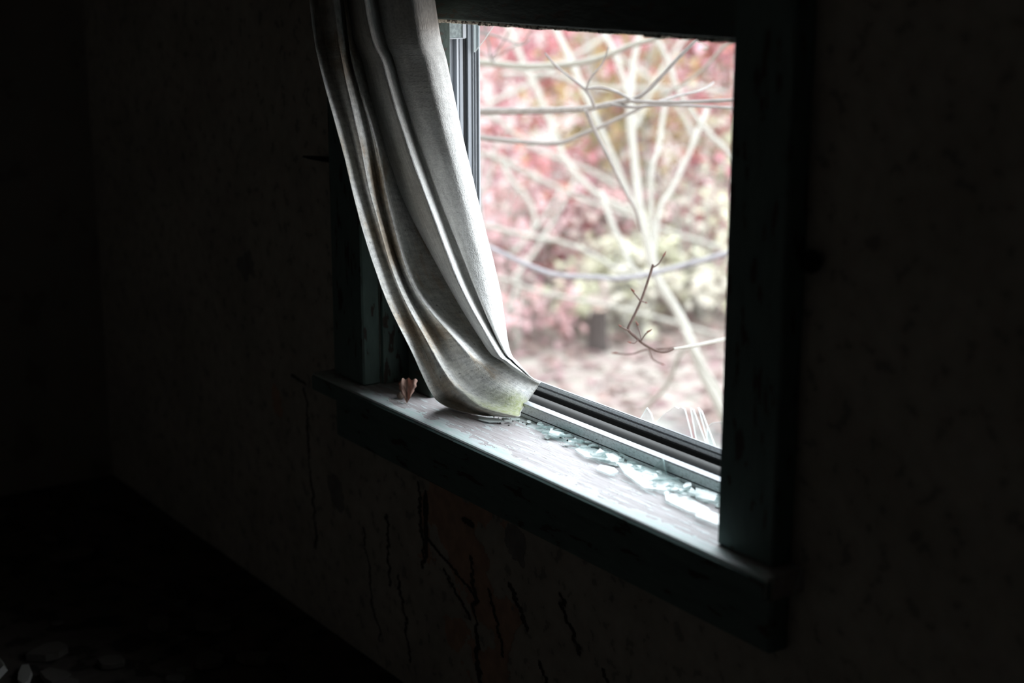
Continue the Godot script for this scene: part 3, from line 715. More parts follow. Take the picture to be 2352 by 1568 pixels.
# ------------------------------------------------------------------ metal storm window
func storm_window() -> void:
	var root := Node3D.new()
	root.name = "window_1"
	add_child(root)
	meta(root, "dirty grey aluminium storm window frame with empty sash tracks", "window frame", "", "structure")
	var x0 := -0.40
	var x1 := 0.4355
	var y := SILL + 0.0005
	var st := builder()
	# bottom: front rail with a pale flat top, a low middle fin, the outer rail, a weather seal and a shade strip between
	block(st, Vector3(x0, y, -0.099), Vector3(x1, y + 0.0215, -0.0835), 0.0008)
	put(st, "sill_front_rail", M.metal, root)
	st = builder()
	block(st, Vector3(x0, y + 0.0215, -0.0985), Vector3(x1, y + 0.023, -0.084), 0.0005)
	put(st, "sill_rail_cap", M.metal_clean, root)
	st = builder()
	block(st, Vector3(x0, y + 0.0062, -0.0836), Vector3(x1, y + 0.0074, -0.0828), 0.0)
	put(st, "sill_seam", M.gasket_and_shade, root)
	for f in [[-0.1045, 0.019], [-0.109, 0.0165]]:
		st = builder()
		block(st, Vector3(x0, y, f[0] - 0.0012), Vector3(x1, y + f[1], f[0] + 0.0012), 0.0004)
		put(st, "track_fin", M.metal_clean, root)
	st = builder()
	block(st, Vector3(x0, y, -0.139), Vector3(x1, y + 0.006, -0.099))
	put(st, "track_floor", M.metal, root)
	st = builder()
	tube(st, PackedVector3Array([Vector3(x0, y + 0.0165, -0.1215), Vector3(x1, y + 0.0165, -0.1215)]), 0.0085, 0.0085, 16)
	put(st, "sill_weather_seal", M.seal, root)
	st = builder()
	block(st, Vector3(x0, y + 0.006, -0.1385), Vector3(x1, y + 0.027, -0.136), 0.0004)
	put(st, "track_shade_strip", M.gasket_and_shade, root)  # black strip put in for the shadow low in the channel
	st = builder()
	block(st, Vector3(x0, y, -0.1420), Vector3(x1, y + 0.0415, -0.1385), 0.0006)
	put(st, "sill_outer_rail", M.metal, root)
	for f in [[0.034, 0.0006], [0.0355, 0.0006]]:
		st = builder()
		block(st, Vector3(x0, y + f[0] - 0.0004, -0.1386), Vector3(x1, y + f[0] + 0.0004, -0.1380), 0.0)
		put(st, "rail_groove", M.gasket_and_shade, root)
	st = builder()
	block(st, Vector3(x0, y, -0.158), Vector3(x1, y + 0.030, -0.1420), 0.0005)
	put(st, "sill_outer_step", M.metal, root)
	st = builder()
	block(st, Vector3(x0, y + 0.0415, -0.1420), Vector3(x1, y + 0.0428, -0.1392), 0.0003)
	put(st, "sill_outer_lip", M.metal_clean, root)
	# side channels: back plate and standing fins
	for side in [-1, 1]:
		var xs := -0.400 if side < 0 else 0.440
		var s := 1.0 if side < 0 else -1.0
		st = builder()
		block(st, Vector3(xs - 0.006 * s, y + 0.023, -0.166), Vector3(xs + 0.012 * s, 1.97, -0.0835), 0.0006)
		put(st, "jamb_channel", M.metal_matte, root)
		for f in [[-0.0975, 0.020, 0.0014, 1], [-0.1035, 0.021, 0.0016, 1], [-0.119, 0.0205, 0.004, 1], [-0.127, 0.019, 0.0065, 0], [-0.143, 0.0195, 0.007, 0], [-0.1485, 0.022, 0.0014, 1], [-0.153, 0.023, 0.0014, 1], [-0.158, 0.026, 0.0026, 1]]:
			st = builder()
			block(st, Vector3(xs, y + 0.024, f[0] - f[2] / 2.0), Vector3(xs + f[1] * s, 1.968, f[0] + f[2] / 2.0), 0.0004)
			put(st, "jamb_fin", M.metal_clean if f[3] else M.metal_matte, root)
		st = builder()
		block(st, Vector3(xs, y + 0.024, -0.1365), Vector3(xs + 0.0165 * s, 1.968, -0.1335))
		put(st, "jamb_seal", M.gasket_and_shade, root)
	st = builder()
	block(st, Vector3(-0.388, 1.1145, -0.1215), Vector3(-0.362, 1.172, -0.078), 0.0022)
	var guide := put(st, "sash_guide", M.metal_block, root)
	guide.set_meta("label", "grey-green metal sash guide block")
	st = builder()
	block(st, Vector3(-0.3618, 1.1155, -0.1235), Vector3(-0.3600, 1.171, -0.1165), 0.0005)
	block(st, Vector3(-0.3618, 1.1145, -0.1215), Vector3(-0.3605, 1.1165, -0.080), 0.0004)
	put(st, "guide_edge", M.metal_clean, guide)
	st = builder()
	block(st, Vector3(x0, 1.95, -0.160), Vector3(x1, 1.975, -0.0835), 0.001)
	put(st, "head_channel", M.metal, root)
	# what is left of the pane: shards standing in the outer rail and a corner at the head
	var z := -0.1475
	var base := SILL + 0.031
	var left := [
		["jagged tall piece of clear glass standing in the frame rail, broken edges glinting", [Vector2(0.104, base), Vector2(0.111, 0.579), Vector2(0.128, 0.595), Vector2(0.145, 0.607), Vector2(0.153, 0.613), Vector2(0.161, 0.6115), Vector2(0.168, 0.615), Vector2(0.174, 0.614), Vector2(0.188, 0.584), Vector2(0.195, base)]],
		["small pointed piece of clear glass standing in the frame rail beside taller shards", [Vector2(0.060, base), Vector2(0.069, 0.572), Vector2(0.085, 0.594), Vector2(0.095, 0.587), Vector2(0.106, base)]],
		["low piece of clear glass standing in the frame rail against the casing board", [Vector2(0.213, base), Vector2(0.216, 0.597), Vector2(0.227, 0.606), Vector2(0.25, 0.613), Vector2(0.31, 0.606), Vector2(0.33, base)]],
		["narrow splinter of clear glass leaning on the tall jagged piece", [Vector2(0.190, base), Vector2(0.174, 0.614), Vector2(0.181, 0.613), Vector2(0.213, base)]],
		["slim bright splinter of clear glass between two standing pieces", [Vector2(0.213, base), Vector2(0.187, 0.617), Vector2(0.195, 0.613), Vector2(0.228, base)]],
	]
	for g in left:
		pane_piece("broken_pane", g[0], PackedVector2Array(g[1]), z)
		z -= 0.0035
	pane_piece("broken_pane", "corner of cracked clear glass left in the frame below the raised sash", PackedVector2Array([Vector2(-0.376, 1.091), Vector2(-0.345, 1.114), Vector2(-0.315, 1.140), Vector2(-0.270, 1.20), Vector2(-0.376, 1.20)]), -0.1515)

func pane_piece(called: String, label: String, outline: PackedVector2Array, z: float) -> void:
	var t := Transform3D(Basis(Vector3.RIGHT, Vector3.BACK, Vector3.UP), Vector3(0, 0, z))
	var o := thing(called, label, "broken glass", Vector3.ZERO, "glass pieces left in the frame")
	var st := builder()
	slab(st, outline, 0.003, t, true, false)
	put(st, "glass_sheet", M.glass, o)
	st = builder()
	slab(st, outline, 0.003, t, false, true)
	put(st, "broken_edge", M.glass_edge, o)

# ------------------------------------------------------------------ raised wooden sash
func raised_sash() -> void:
	var root := Node3D.new()
	root.name = "window_2"
	add_child(root)
	meta(root, "dark green wooden sash pushed up above the opening, chipped along its lower edge", "window sash", "", "structure")
	var st := builder()
	var y0 := 1.1475
	block(st, Vector3(-0.434, y0 + 0.004, -0.052), Vector3(0.434, 1.24, -0.016), 0.002)
	put(st, "bottom_rail", M.sash, root)
	# splintered lower arris: small uneven slivers, coloured pale for the light along it
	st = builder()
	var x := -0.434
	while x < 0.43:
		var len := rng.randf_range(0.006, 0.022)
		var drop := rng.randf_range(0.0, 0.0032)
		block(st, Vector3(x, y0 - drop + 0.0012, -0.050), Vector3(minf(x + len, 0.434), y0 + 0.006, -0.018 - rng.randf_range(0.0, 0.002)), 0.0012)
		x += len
	var edge := put(st, "splintered_edge", M.lit_edge, root)
	edge.set_meta("label", "splintered sash edge coloured pale for its lit fringe")
	for s in [-1, 1]:
		st = builder()
		block(st, Vector3(0.395 * s, 1.24, -0.052), Vector3(0.434 * s, 1.93, -0.016), 0.002)
		put(st, "stile", M.sash, root)
	st = builder()
	block(st, Vector3(-0.434, 1.93, -0.052), Vector3(0.434, 1.978, -0.016), 0.002)
	put(st, "top_rail", M.sash, root)
	# unseen boards, added over the upper half to dim light on the curtain top
	var y := 1.13
	for k in 6:
		st = builder()
		block(st, Vector3(-0.47, y + 0.06, -0.190 - 0.021 * (k % 2)), Vector3(0.48, y + 0.222, -0.170 - 0.021 * (k % 2)), 0.002)
		put(st, "light_block_board", M.bare_wood, root)
		y += 0.147

# ------------------------------------------------------------------ curtain
func curtain() -> void:
	var w := 768
	var h := 1536
	var slub := stretched(noise(FastNoiseLite.TYPE_SIMPLEX_SMOOTH, 0.05, 91, 4), w, h, 0.45, 2.2)
	var thread := stretched(noise(FastNoiseLite.TYPE_SIMPLEX_SMOOTH, 0.05, 96, 4), w, h, 1.6, 0.35)
	var stain := noise(FastNoiseLite.TYPE_SIMPLEX_SMOOTH, 0.006, 92, 5).get_image(w, h).get_data()
	var weave := noise(FastNoiseLite.TYPE_SIMPLEX, 0.28, 93, 2).get_image(w, h).get_data()
	var dirt := stretched(noise(FastNoiseLite.TYPE_SIMPLEX_SMOOTH, 0.12, 94, 4), w, h, 0.6, 1.3)
	var cd := PackedByteArray()
	cd.resize(w * h * 3)
	var rd := PackedByteArray()
	rd.resize(w * h)
	var linen := Color(0.74, 0.735, 0.71)
	var old := Color(0.55, 0.505, 0.41)
	var rust := Color(0.42, 0.30, 0.20)
	var algae := Color(0.36, 0.39, 0.17)
	var black := Color(0.06, 0.06, 0.055)
	for j in h:
		var v := (j + 0.5) / h
		for i in w:
			var u := (i + 0.5) / w
			var n := j * w + i
			var t := stain[n] / 255.0
			var d := dirt[n] / 255.0
			var we := weave[n] / 255.0
			var th := slub[n] / 127.5 - 1.0
			var th2 := thread[n] / 127.5 - 1.0
			# the outer half of the cloth hung in the damp: yellowed, with rusty runs; the hem grew algae
			var side := 1.0 - smoothstep(0.40, 0.50, u)
			var c := linen.lerp(old, clampf((0.15 + 1.6 * (t - 0.42)) * side, 0.0, 0.8))
			var run := smoothstep(0.56, 0.72, t + 0.25 * th2) * side * smoothstep(0.28, 0.5, v)
			c = c.lerp(rust, 0.5 * run)
			c = c * (0.95 + 0.34 * (we - 0.5) + 0.30 * th * (0.35 + 0.65 * side) + 0.22 * th2)
			var hem := smoothstep(0.945, 0.985, v + 0.03 * (t - 0.5)) * smoothstep(0.08, 0.14, u) * (1.0 - smoothstep(0.24, 0.32, u))
			c = c.lerp(algae, clampf(hem * (0.62 + 0.9 * (d - 0.4)), 0.0, 0.9))
			# specks of mould, thick on the outer edge and low down
			var rate := 0.155 + 0.065 * side + 0.05 * smoothstep(0.55, 0.95, v)
			if d < rate:
				c = c.lerp(black, clampf((rate - d) * 11.0, 0.0, 0.8))
			c = c.linear_to_srgb()
			cd[n * 3] = int(clampf(c.r, 0, 1) * 255.0)
			cd[n * 3 + 1] = int(clampf(c.g, 0, 1) * 255.0)
			cd[n * 3 + 2] = int(clampf(c.b, 0, 1) * 255.0)
			rd[n] = int(clampf(128.0 + 150.0 * (we - 0.5) + 90.0 * th + 70.0 * th2, 0, 255))
	var m := mat(Color.WHITE, 0.95)
	m.albedo_texture = ImageTexture.create_from_image(Image.create_from_data(w, h, false, Image.FORMAT_RGB8, cd))
	m.heightmap_enabled = true
	m.heightmap_texture = ImageTexture.create_from_image(Image.create_from_data(w, h, false, Image.FORMAT_L8, rd))
	m.heightmap_scale = 0.13
	m.backlight_enabled = true
	m.backlight = Color(0.10, 0.10, 0.095)
	var per := 10
	var rows: int = CURTAIN_NET.size()
	var cols: int = CURTAIN_NET[0].size()
	# lengths along the net give the cloth's own coordinates
	var us := [0.0]
	var vs := [0.0]
	for k in range(1, cols):
		us.append(us[k - 1] + (CURTAIN_NET[5][k] - CURTAIN_NET[5][k - 1]).length())
	for k in range(1, rows):
		vs.append(vs[k - 1] + (CURTAIN_NET[k][4] - CURTAIN_NET[k - 1][4]).length())
	var grid := []
	var uvs := []
	var down := (rows - 1) * per
	var across := (cols - 1) * per
	var ripple := noise(FastNoiseLite.TYPE_SIMPLEX_SMOOTH, 3.0, 95, 3)
	for a in down + 1:
		var i := mini(a / per, rows - 2)
		var t := float(a) / per - i
		var line := []
		for k in cols:
			var column := []
			for r in [i - 1, i, i + 1, i + 2]:
				column.append(CURTAIN_NET[clampi(r, 0, rows - 1)][k])
			line.append(spline(column, 1, t))
		var pts := []
		var uvl := []
		for b in across + 1:
			var k := mini(b / per, cols - 2)
			var q := float(b) / per - k
			var p := spline(line, k, q)
			var uu: float = lerpf(us[k], us[k + 1], q)
			var vv: float = lerpf(vs[i], vs[i + 1], t)
			p.z += 0.0016 * ripple.get_noise_2d(uu * 14.0, vv * 2.2) * smoothstep(1.0, 0.8, float(a) / down)
			pts.append(p)
			uvl.append(Vector2(uu / us[cols - 1], vv / vs[rows - 1]))
		grid.append(pts)
		uvs.append(uvl)
	var st := builder()
	for a in down + 1:
		for b in across + 1:
			var du: Vector3 = grid[a][mini(b + 1, across)] - grid[a][maxi(b - 1, 0)]
			var dv: Vector3 = grid[mini(a + 1, down)][b] - grid[maxi(a - 1, 0)][b]
			var n := dv.cross(du).normalized()
			st.set_normal(n)
			st.set_uv(uvs[a][b])
			st.add_vertex(grid[a][b])
	for a in down:
		for b in across:
			var n := a * (across + 1) + b
			for k in [n, n + 1, n + across + 2, n, n + across + 2, n + across + 1]:
				st.add_index(k)
	var root := thing("curtain", "mildewed off-white cloth curtain swept sideways, its hem caught on the sill", "curtain", Vector3.ZERO)
	put(st, "cloth", m, root)
	# turned edges, stitched double
	var hem := builder()
	var edge := PackedVector3Array()
	for a in range(0, down + 1, 2):
		edge.append(grid[a][0])
	tube(hem, edge, 0.0007, 0.0007, 6)
	put(hem, "side_hem", M.hem, root)
	hem = builder()
	edge = PackedVector3Array()
	for b in across + 1:
		edge.append(grid[down][b])
	tube(hem, edge, 0.0008, 0.0008, 6)
	put(hem, "bottom_hem", M.hem, root)
	var rod := thing("curtain_rod", "thin dark iron rod carrying the mildewed curtain", "curtain rod", Vector3.ZERO)
	st = builder()
	tube(st, PackedVector3Array([Vector3(-0.62, 2.01, 0.09), Vector3(0.62, 2.01, 0.09)]), 0.006, 0.006, 10)
	put(st, "rod", M.iron, rod)
	for s in [-1, 1]:
		st = builder()
		tube(st, PackedVector3Array([Vector3(0.56 * s, 2.04, 0.034), Vector3(0.56 * s, 2.04, 0.07), Vector3(0.56 * s, 2.01, 0.09)]), 0.004, 0.004, 8)
		put(st, "bracket", M.iron, rod)
	# holdback hooks beside the casings
	var hook := thing("curtain_holdback", "black iron holdback knob with round disc beside the bare casing board", "holdback", Vector3(0.545, 0.915, 0.012))
	st = builder()
	tube(st, PackedVector3Array([Vector3(0.0, 0, 0), Vector3(0.012, 0.0, 0.0), Vector3(0.022, -0.002, 0.004)]), 0.004, 0.004, 8)
	put(st, "stem", M.iron, hook)
	st = builder()
	var disc := PackedVector3Array([Vector3(0.018, -0.003, -0.001), Vector3(0.020, -0.003, 0.001), Vector3(0.026, -0.003, 0.007), Vector3(0.028, -0.003, 0.008)])
	tube(st, disc, 0.0125, 0.0125, 20)
	put(st, "disc", M.iron, hook)
	hook = thing("curtain_holdback", "black iron holdback hook tapering to a point beside the curtain", "holdback", Vector3(-0.55, 0.905, 0.010))
	st = builder()
	tube(st, PackedVector3Array([Vector3(-0.0, 0, 0), Vector3(-0.040, -0.002, 0.0), Vector3(-0.095, -0.004, 0.006), Vector3(-0.118, -0.004, 0.010)]), 0.007, 0.0015, 8)
	put(st, "hook", M.iron, hook)
	st = builder()
	block(st, Vector3(-0.006, -0.022, -0.008), Vector3(0.0, 0.020, 0.006), 0.001)
	put(st, "plate", M.iron, hook)

# ------------------------------------------------------------------ things on the sill
func shard_outline(sx: float, sz: float, corners: int) -> PackedVector2Array:
	var out := PackedVector2Array()
	var a0 := rng.randf() * TAU
	for k in corners:
		var a := a0 + TAU * (k + rng.randf_range(-0.32, 0.32)) / corners
		var r := rng.randf_range(0.72, 1.1)
		out.append(Vector2(cos(a) * sx * r, sin(a) * sz * r))
	return out

func shard(label: String, at: Vector3, outline: PackedVector2Array, turn: Basis, thick: float, group: String) -> void:
	var o := thing("glass_shard", label, "glass shard", at, group)
	var t := Transform3D(turn, Vector3.ZERO)
	var st := builder()
	slab(st, outline, thick, t, true, false)
	put(st, "glass_sheet", M.glass_dusty, o)
	st = builder()
	slab(st, outline, thick, t, false, true)
	put(st, "broken_edge", M.glass_rim, o)

func sill_things() -> void:
	# the big shards, each laid where it lies
	var y := SILL + 0.0006
	shard("large flat shard of pale green glass with a long teal edge on the sill", Vector3(0.215, y + 0.0035, -0.045), PackedVector2Array([Vector2(-0.075, -0.004), Vector2(-0.038, -0.027), Vector2(0.012, -0.031), Vector2(0.062, -0.024), Vector2(0.068, -0.017), Vector2(0.052, 0.012), Vector2(0.03, 0.030), Vector2(-0.03, 0.016)]), Basis(Vector3.BACK, -0.02), 0.0032, "")
	shard("broad flat shard of pale glass beside the curtain end of the glass heap", Vector3(0.085, y + 0.003, -0.052), PackedVector2Array([Vector2(-0.043, -0.012), Vector2(-0.005, -0.018), Vector2(0.034, -0.012), Vector2(0.04, 0.006), Vector2(0.004, 0.020), Vector2(-0.035, 0.010)]), Basis(Vector3.BACK, 0.03), 0.0030, "")
	shard("thin bright splinter of glass leaning on the frame above the large shard", Vector3(0.157, y + 0.010, -0.066), PackedVector2Array([Vector2(-0.035, -0.005), Vector2(0.036, 0.002), Vector2(0.034, 0.006), Vector2(-0.01, 0.002)]), Basis(Vector3.RIGHT, 0.9) * Basis(Vector3.BACK, -0.22), 0.003, "")
	shard("small upright triangle of glass leaning against the frame", Vector3(0.205, y + 0.012, -0.0795), PackedVector2Array([Vector2(-0.018, 0.009), Vector2(0.017, 0.011), Vector2(-0.002, -0.013)]), Basis(Vector3.RIGHT, 1.25), 0.0028, "")
	shard("square-cornered white shard of glass at the casing end of the sill", Vector3(0.385, y + 0.004, -0.012), PackedVector2Array([Vector2(-0.032, -0.010), Vector2(0.018, -0.016), Vector2(0.022, 0.010), Vector2(-0.02, 0.012)]), Basis(Vector3.RIGHT, 0.10), 0.003, "")
	shard("long flat shard of glass lying between the large shard and the casing", Vector3(0.325, y + 0.002, -0.020), PackedVector2Array([Vector2(-0.06, -0.012), Vector2(-0.02, -0.022), Vector2(0.03, -0.014), Vector2(0.055, 0.004), Vector2(0.02, 0.014), Vector2(-0.03, 0.010)]), Basis(Vector3.BACK, 0.015), 0.003, "")
	shard("grey-blue shard of glass tilted on the frame foot", Vector3(0.315, y + 0.006, -0.060), PackedVector2Array([Vector2(-0.022, -0.006), Vector2(0.016, -0.011), Vector2(0.028, 0.004), Vector2(-0.004, 0.011)]), Basis(Vector3.RIGHT, 0.28), 0.003, "")
	shard("rounded greenish shard of glass in the middle of the sill", Vector3(0.150, y + 0.003, -0.022), PackedVector2Array([Vector2(-0.02, -0.005), Vector2(0.004, -0.012), Vector2(0.022, -0.006), Vector2(0.018, 0.008), Vector2(-0.012, 0.009)]), Basis(Vector3.RIGHT, 0.12), 0.003, "")
	var pieces := [["tiny", 0.004, 0.010], ["middling", 0.010, 0.020]]
	for k in 120:
		var big := k % 4 == 0
		var kind: Array = pieces[1 if big else 0]
		var x := rng.randf_range(-0.09, 0.425)
		var deep := lerpf(0.018, 0.058, smoothstep(-0.05, 0.40, x))
		var z := -0.076 + deep * pow(rng.randf(), 1.3)
		var s := rng.randf_range(kind[1], kind[2])
		var corners := rng.randi_range(3, 5)
		var where := "beside the curtain hem" if x < -0.03 else "round the broad flat shard" if x < 0.12 else "round the large teal-edged shard" if x < 0.26 else "under the tilted grey-blue shard" if x < 0.35 else "against the casing board"
		var chip := "%s %s-cornered piece of clear glass lying on the sill %s" % [kind[0], ["three", "four", "five"][corners - 3], where]
		var tilt := Basis(Vector3(rng.randf_range(-1, 1), 0, rng.randf_range(-1, 1)).normalized(), rng.randf_range(0.02, 0.22)) * Basis(Vector3.UP, rng.randf() * TAU)
		z = maxf(z, -0.080 + s * 1.15)
		if x + s > 0.44:
			x = 0.438 - s
		shard(chip, Vector3(x, y + 0.002 + s * 0.22 + (0.003 if k % 2 else 0.0), z), shard_outline(s, s * rng.randf_range(0.45, 0.9), corners), tilt, 0.0022, "glass chips heaped along the window frame")
	# paint flakes and grime crumbs
	for k in 26:
		var x := rng.randf_range(-0.13, 0.36) if k > 3 else rng.randf_range(-0.16, -0.12)
		var z := rng.randf_range(-0.078, -0.048)
		var s := rng.randf_range(0.003, 0.009)
		var st := builder()
		slab(st, shard_outline(s, s * 0.6, 6), 0.0007, Transform3D(Basis(Vector3(1, 0, rng.randf_range(-1, 1)).normalized(), rng.randf_range(-0.25, 0.25)) * Basis(Vector3.UP, rng.randf() * TAU), Vector3.ZERO))
		var o := put(st, "paint_flake", M.flake)
		o.position = Vector3(x, y + s * 0.25, maxf(z, -0.081 + s * 1.1))
		meta(o, "curled pale paint flake on the sill " + ("beside the curtain hem" if x < -0.03 else "round the broad flat shard" if x < 0.12 else "round the large teal-edged shard"), "paint flake", "paint flakes on the sill")
	var st2 := builder()
	slab(st2, PackedVector2Array([Vector2(-0.026, -0.004), Vector2(0.012, -0.010), Vector2(0.026, -0.003), Vector2(0.004, 0.009), Vector2(-0.018, 0.007)]), 0.0012, Transform3D(Basis(Vector3.RIGHT, 0.12) * Basis(Vector3.UP, 0.3), Vector3.ZERO))
	var fl := put(st2, "paint_chip", M.flake)
	fl.position = Vector3(-0.150, y + 0.0025, -0.026)
	meta(fl, "large pale chip of paint lying under the curtain hem", "paint chip")
	for k in 54:
		var x := rng.randf_range(-0.12, 0.43)
		if k < 26:
			x = rng.randf_range(-0.07, 0.0)
		if k >= 26 and k < 38:
			x = rng.randf_range(-0.17, -0.10)
		var s := rng.randf_range(0.0008, 0.0026)
		var crumb := builder()
		lump(crumb, s)
		var o := put(crumb, "grime_crumb", M.grime)
		o.position = Vector3(x, y, rng.randf_range(-0.079, -0.066) if k < 26 or k > 37 else rng.randf_range(-0.07, -0.03))
		meta(o, "crumb of black grime on the sill " + ("under the curtain hem" if x < -0.1 else "beside the curtain hem" if x < 0.0 else "round the broad flat shard" if x < 0.12 else "round the large teal-edged shard" if x < 0.28 else "against the casing board"), "grime", "grime crumbs on the sill")
	dry_leaf()

func lump(st: SurfaceTool, s: float) -> void:
	var top := Vector3(rng.randf_range(-0.3, 0.3) * s, s * rng.randf_range(0.5, 1.0), rng.randf_range(-0.3, 0.3) * s)
	var low := shard_outline(s, s * rng.randf_range(0.5, 1.0), 6)
	for k in 6:
		var p := low[k]
		var q := low[(k + 1) % 6]
		var pm := Vector3(p.x * 0.8, s * rng.randf_range(0.3, 0.6), p.y * 0.8)
		tri(st, Vector3(p.x, 0, p.y), Vector3(q.x, 0, q.y), pm, Vector3(p.x, s, p.y))
		tri(st, Vector3(q.x, 0, q.y), pm, top, Vector3(p.x, s, p.y))
		tri(st, Vector3.ZERO, Vector3(p.x, 0, p.y), Vector3(q.x, 0, q.y), Vector3.DOWN)

func dry_leaf() -> void:
	var o := thing("dry_leaf", "curled reddish brown dry leaf standing on its tip at the sill corner", "leaf", Vector3(-0.318, SILL + 0.001, 0.025))
	# a blade folded along its rib like an open book: rows from the tip up, columns from lobe to lobe
	var st := builder()
	var rows := 18
	var cols := 14
	var grid := []
	var across := Vector3(0.571, 0.0, -0.821)
	var open_side := Vector3(0.821, 0.0, 0.571)
	for j in rows + 1:
		var t := float(j) / rows
		var wide := 0.0132 * pow(sin(clampf(t * 1.75, 0.0, 1.571)), 1.15) + 0.0008
		var line := []
		for i in cols + 1:
			var s := float(i) / cols * 2.0 - 1.0
			var e := absf(s)
			var half := wide * (0.95 if s < 0.0 else 1.12) * (1.0 + 0.06 * sin(t * 26.0 + s * 2.0) * smoothstep(0.5, 1.0, e))
			var depth := 0.009 * pow(e, 1.2) * (0.25 + t) - 0.010 * pow(maxf(0.0, e - 0.7) / 0.3, 1.6) * t + 0.0012 * sin(t * 13.0 + s * 5.0)
			var rise := 0.0385 * t + (0.0045 * e - 0.006 * e * e) * t * t + 0.0022 * sin(s * 9.0 + 0.6) * t * t * t
			line.append(across * (s * half + 0.003 * t * t - 0.002 * t) + Vector3.UP * rise + open_side * (depth - 0.006 * t))
		grid.append(line)
	for j in rows:
		for i in cols:
			for v in [[j, i], [j, i + 1], [j + 1, i + 1], [j, i], [j + 1, i + 1], [j + 1, i]]:
				st.add_vertex(grid[v[0]][v[1]])
	st.generate_normals()
	put(st, "blade", M.leaf_dry, o)
	st = builder()
	var rib := PackedVector3Array()
	for j in rows + 1:
		rib.append(grid[j][cols / 2] + open_side * 0.0004)
	tube(st, rib, 0.0010, 0.0005, 6)
	put(st, "rib", M.leaf_husk, o)
	for s in [2, 4, 10, 12]:
		st = builder()
		var low := 3 if s % 4 else 7
		var vein := PackedVector3Array([grid[low][cols / 2], grid[low + 5][(cols / 2 + s) / 2], grid[low + 10][s]])
		tube(st, vein, 0.0004, 0.0002, 5)
		put(st, "vein", M.leaf_husk, o)
	var husk := thing("dry_leaf", "small shrivelled brown leaf scrap lying by the window jamb", "leaf", Vector3(-0.345, SILL + 0.001, 0.020))
	st = builder()
	var pts := []
	for j in 9:
		var t := j / 8.0
		var line := []
		for i in 7:
			var s := i / 6.0 * 2.0 - 1.0
			line.append(Vector3(0.024 * t - 0.012, 0.002 + 0.007 * (1.0 - s * s) * sin(t * PI) + 0.002 * sin(t * 11.0 + s * 3.0) + 0.001, 0.008 * s * sin(t * PI)))
		pts.append(line)
	for j in 8:
		for i in 6:
			for v in [[j, i], [j, i + 1], [j + 1, i + 1], [j, i], [j + 1, i + 1], [j + 1, i]]:
				st.add_vertex(pts[v[0]][v[1]])
	st.generate_normals()
	put(st, "blade", M.leaf_husk, husk)
	for k in 5:
		st = builder()
		var a := rng.randf_range(-0.5, 0.7)
		var l := rng.randf_range(0.012, 0.030)
		tube(st, PackedVector3Array([Vector3.ZERO, Vector3(cos(a) * l * 0.5, 0.0025, -sin(a) * l * 0.5), Vector3(cos(a) * l, rng.randf_range(0.001, 0.004), -sin(a) * l)]), 0.0004, 0.0003, 5)
		var o2 := put(st, "straw_stalk", M.straw)
		o2.position = Vector3(-0.352 + 0.006 * k, SILL + 0.001, 0.040 - 0.002 * k)
		meta(o2, "thin pale dry stalk lying in front of the curled leaf", "stalk", "dry stalks beside the leaf")

# ------------------------------------------------------------------ rubble on the floor
func floor_things() -> void:
	chunk("pale broken slab of plaster propped on rubble on the floor", Vector3(-0.80, 0.012, 0.60), 0.050, 0.036, 0.012, Basis(Vector3.BACK, 0.25) * Basis(Vector3.RIGHT, 0.5))
	chunk("flat pale tongue of plaster lying on the floor rubble", Vector3(-0.775, 0.006, 0.545), 0.045, 0.016, 0.008, Basis(Vector3.UP, -0.4) * Basis(Vector3.RIGHT, 0.2))
	for k in 46:
		var at := Vector3(rng.randf_range(-1.6, -0.55), 0.003, rng.randf_range(0.12, 0.85))
		var s := rng.randf_range(0.012, 0.04)
		chunk("%s grey crumb of fallen plaster on the floor %s" % ["tiny" if s < 0.02 else "larger" if s > 0.032 else "small", "below the wall crack" if at.z < 0.35 else "beside the pale plaster slab" if at.x > -1.05 else "out in the dark corner"], at, s, s * rng.randf_range(0.5, 0.9), s * 0.35, Basis(Vector3.UP, rng.randf() * TAU), "plaster crumbs on the floor", M.flake_wood)

func chunk(label: String, at: Vector3, sx: float, sz: float, thick: float, turn: Basis, group := "", m: Material = null) -> void:
	var st := builder()
	slab(st, shard_outline(sx, sz, 7), thick, Transform3D(turn, Vector3.ZERO))
	var o := put(st, "plaster_fragment", m if m else M.plaster)
	o.position = at
	meta(o, label, "rubble", group)

# ------------------------------------------------------------------ outside
const GROUND := -0.6

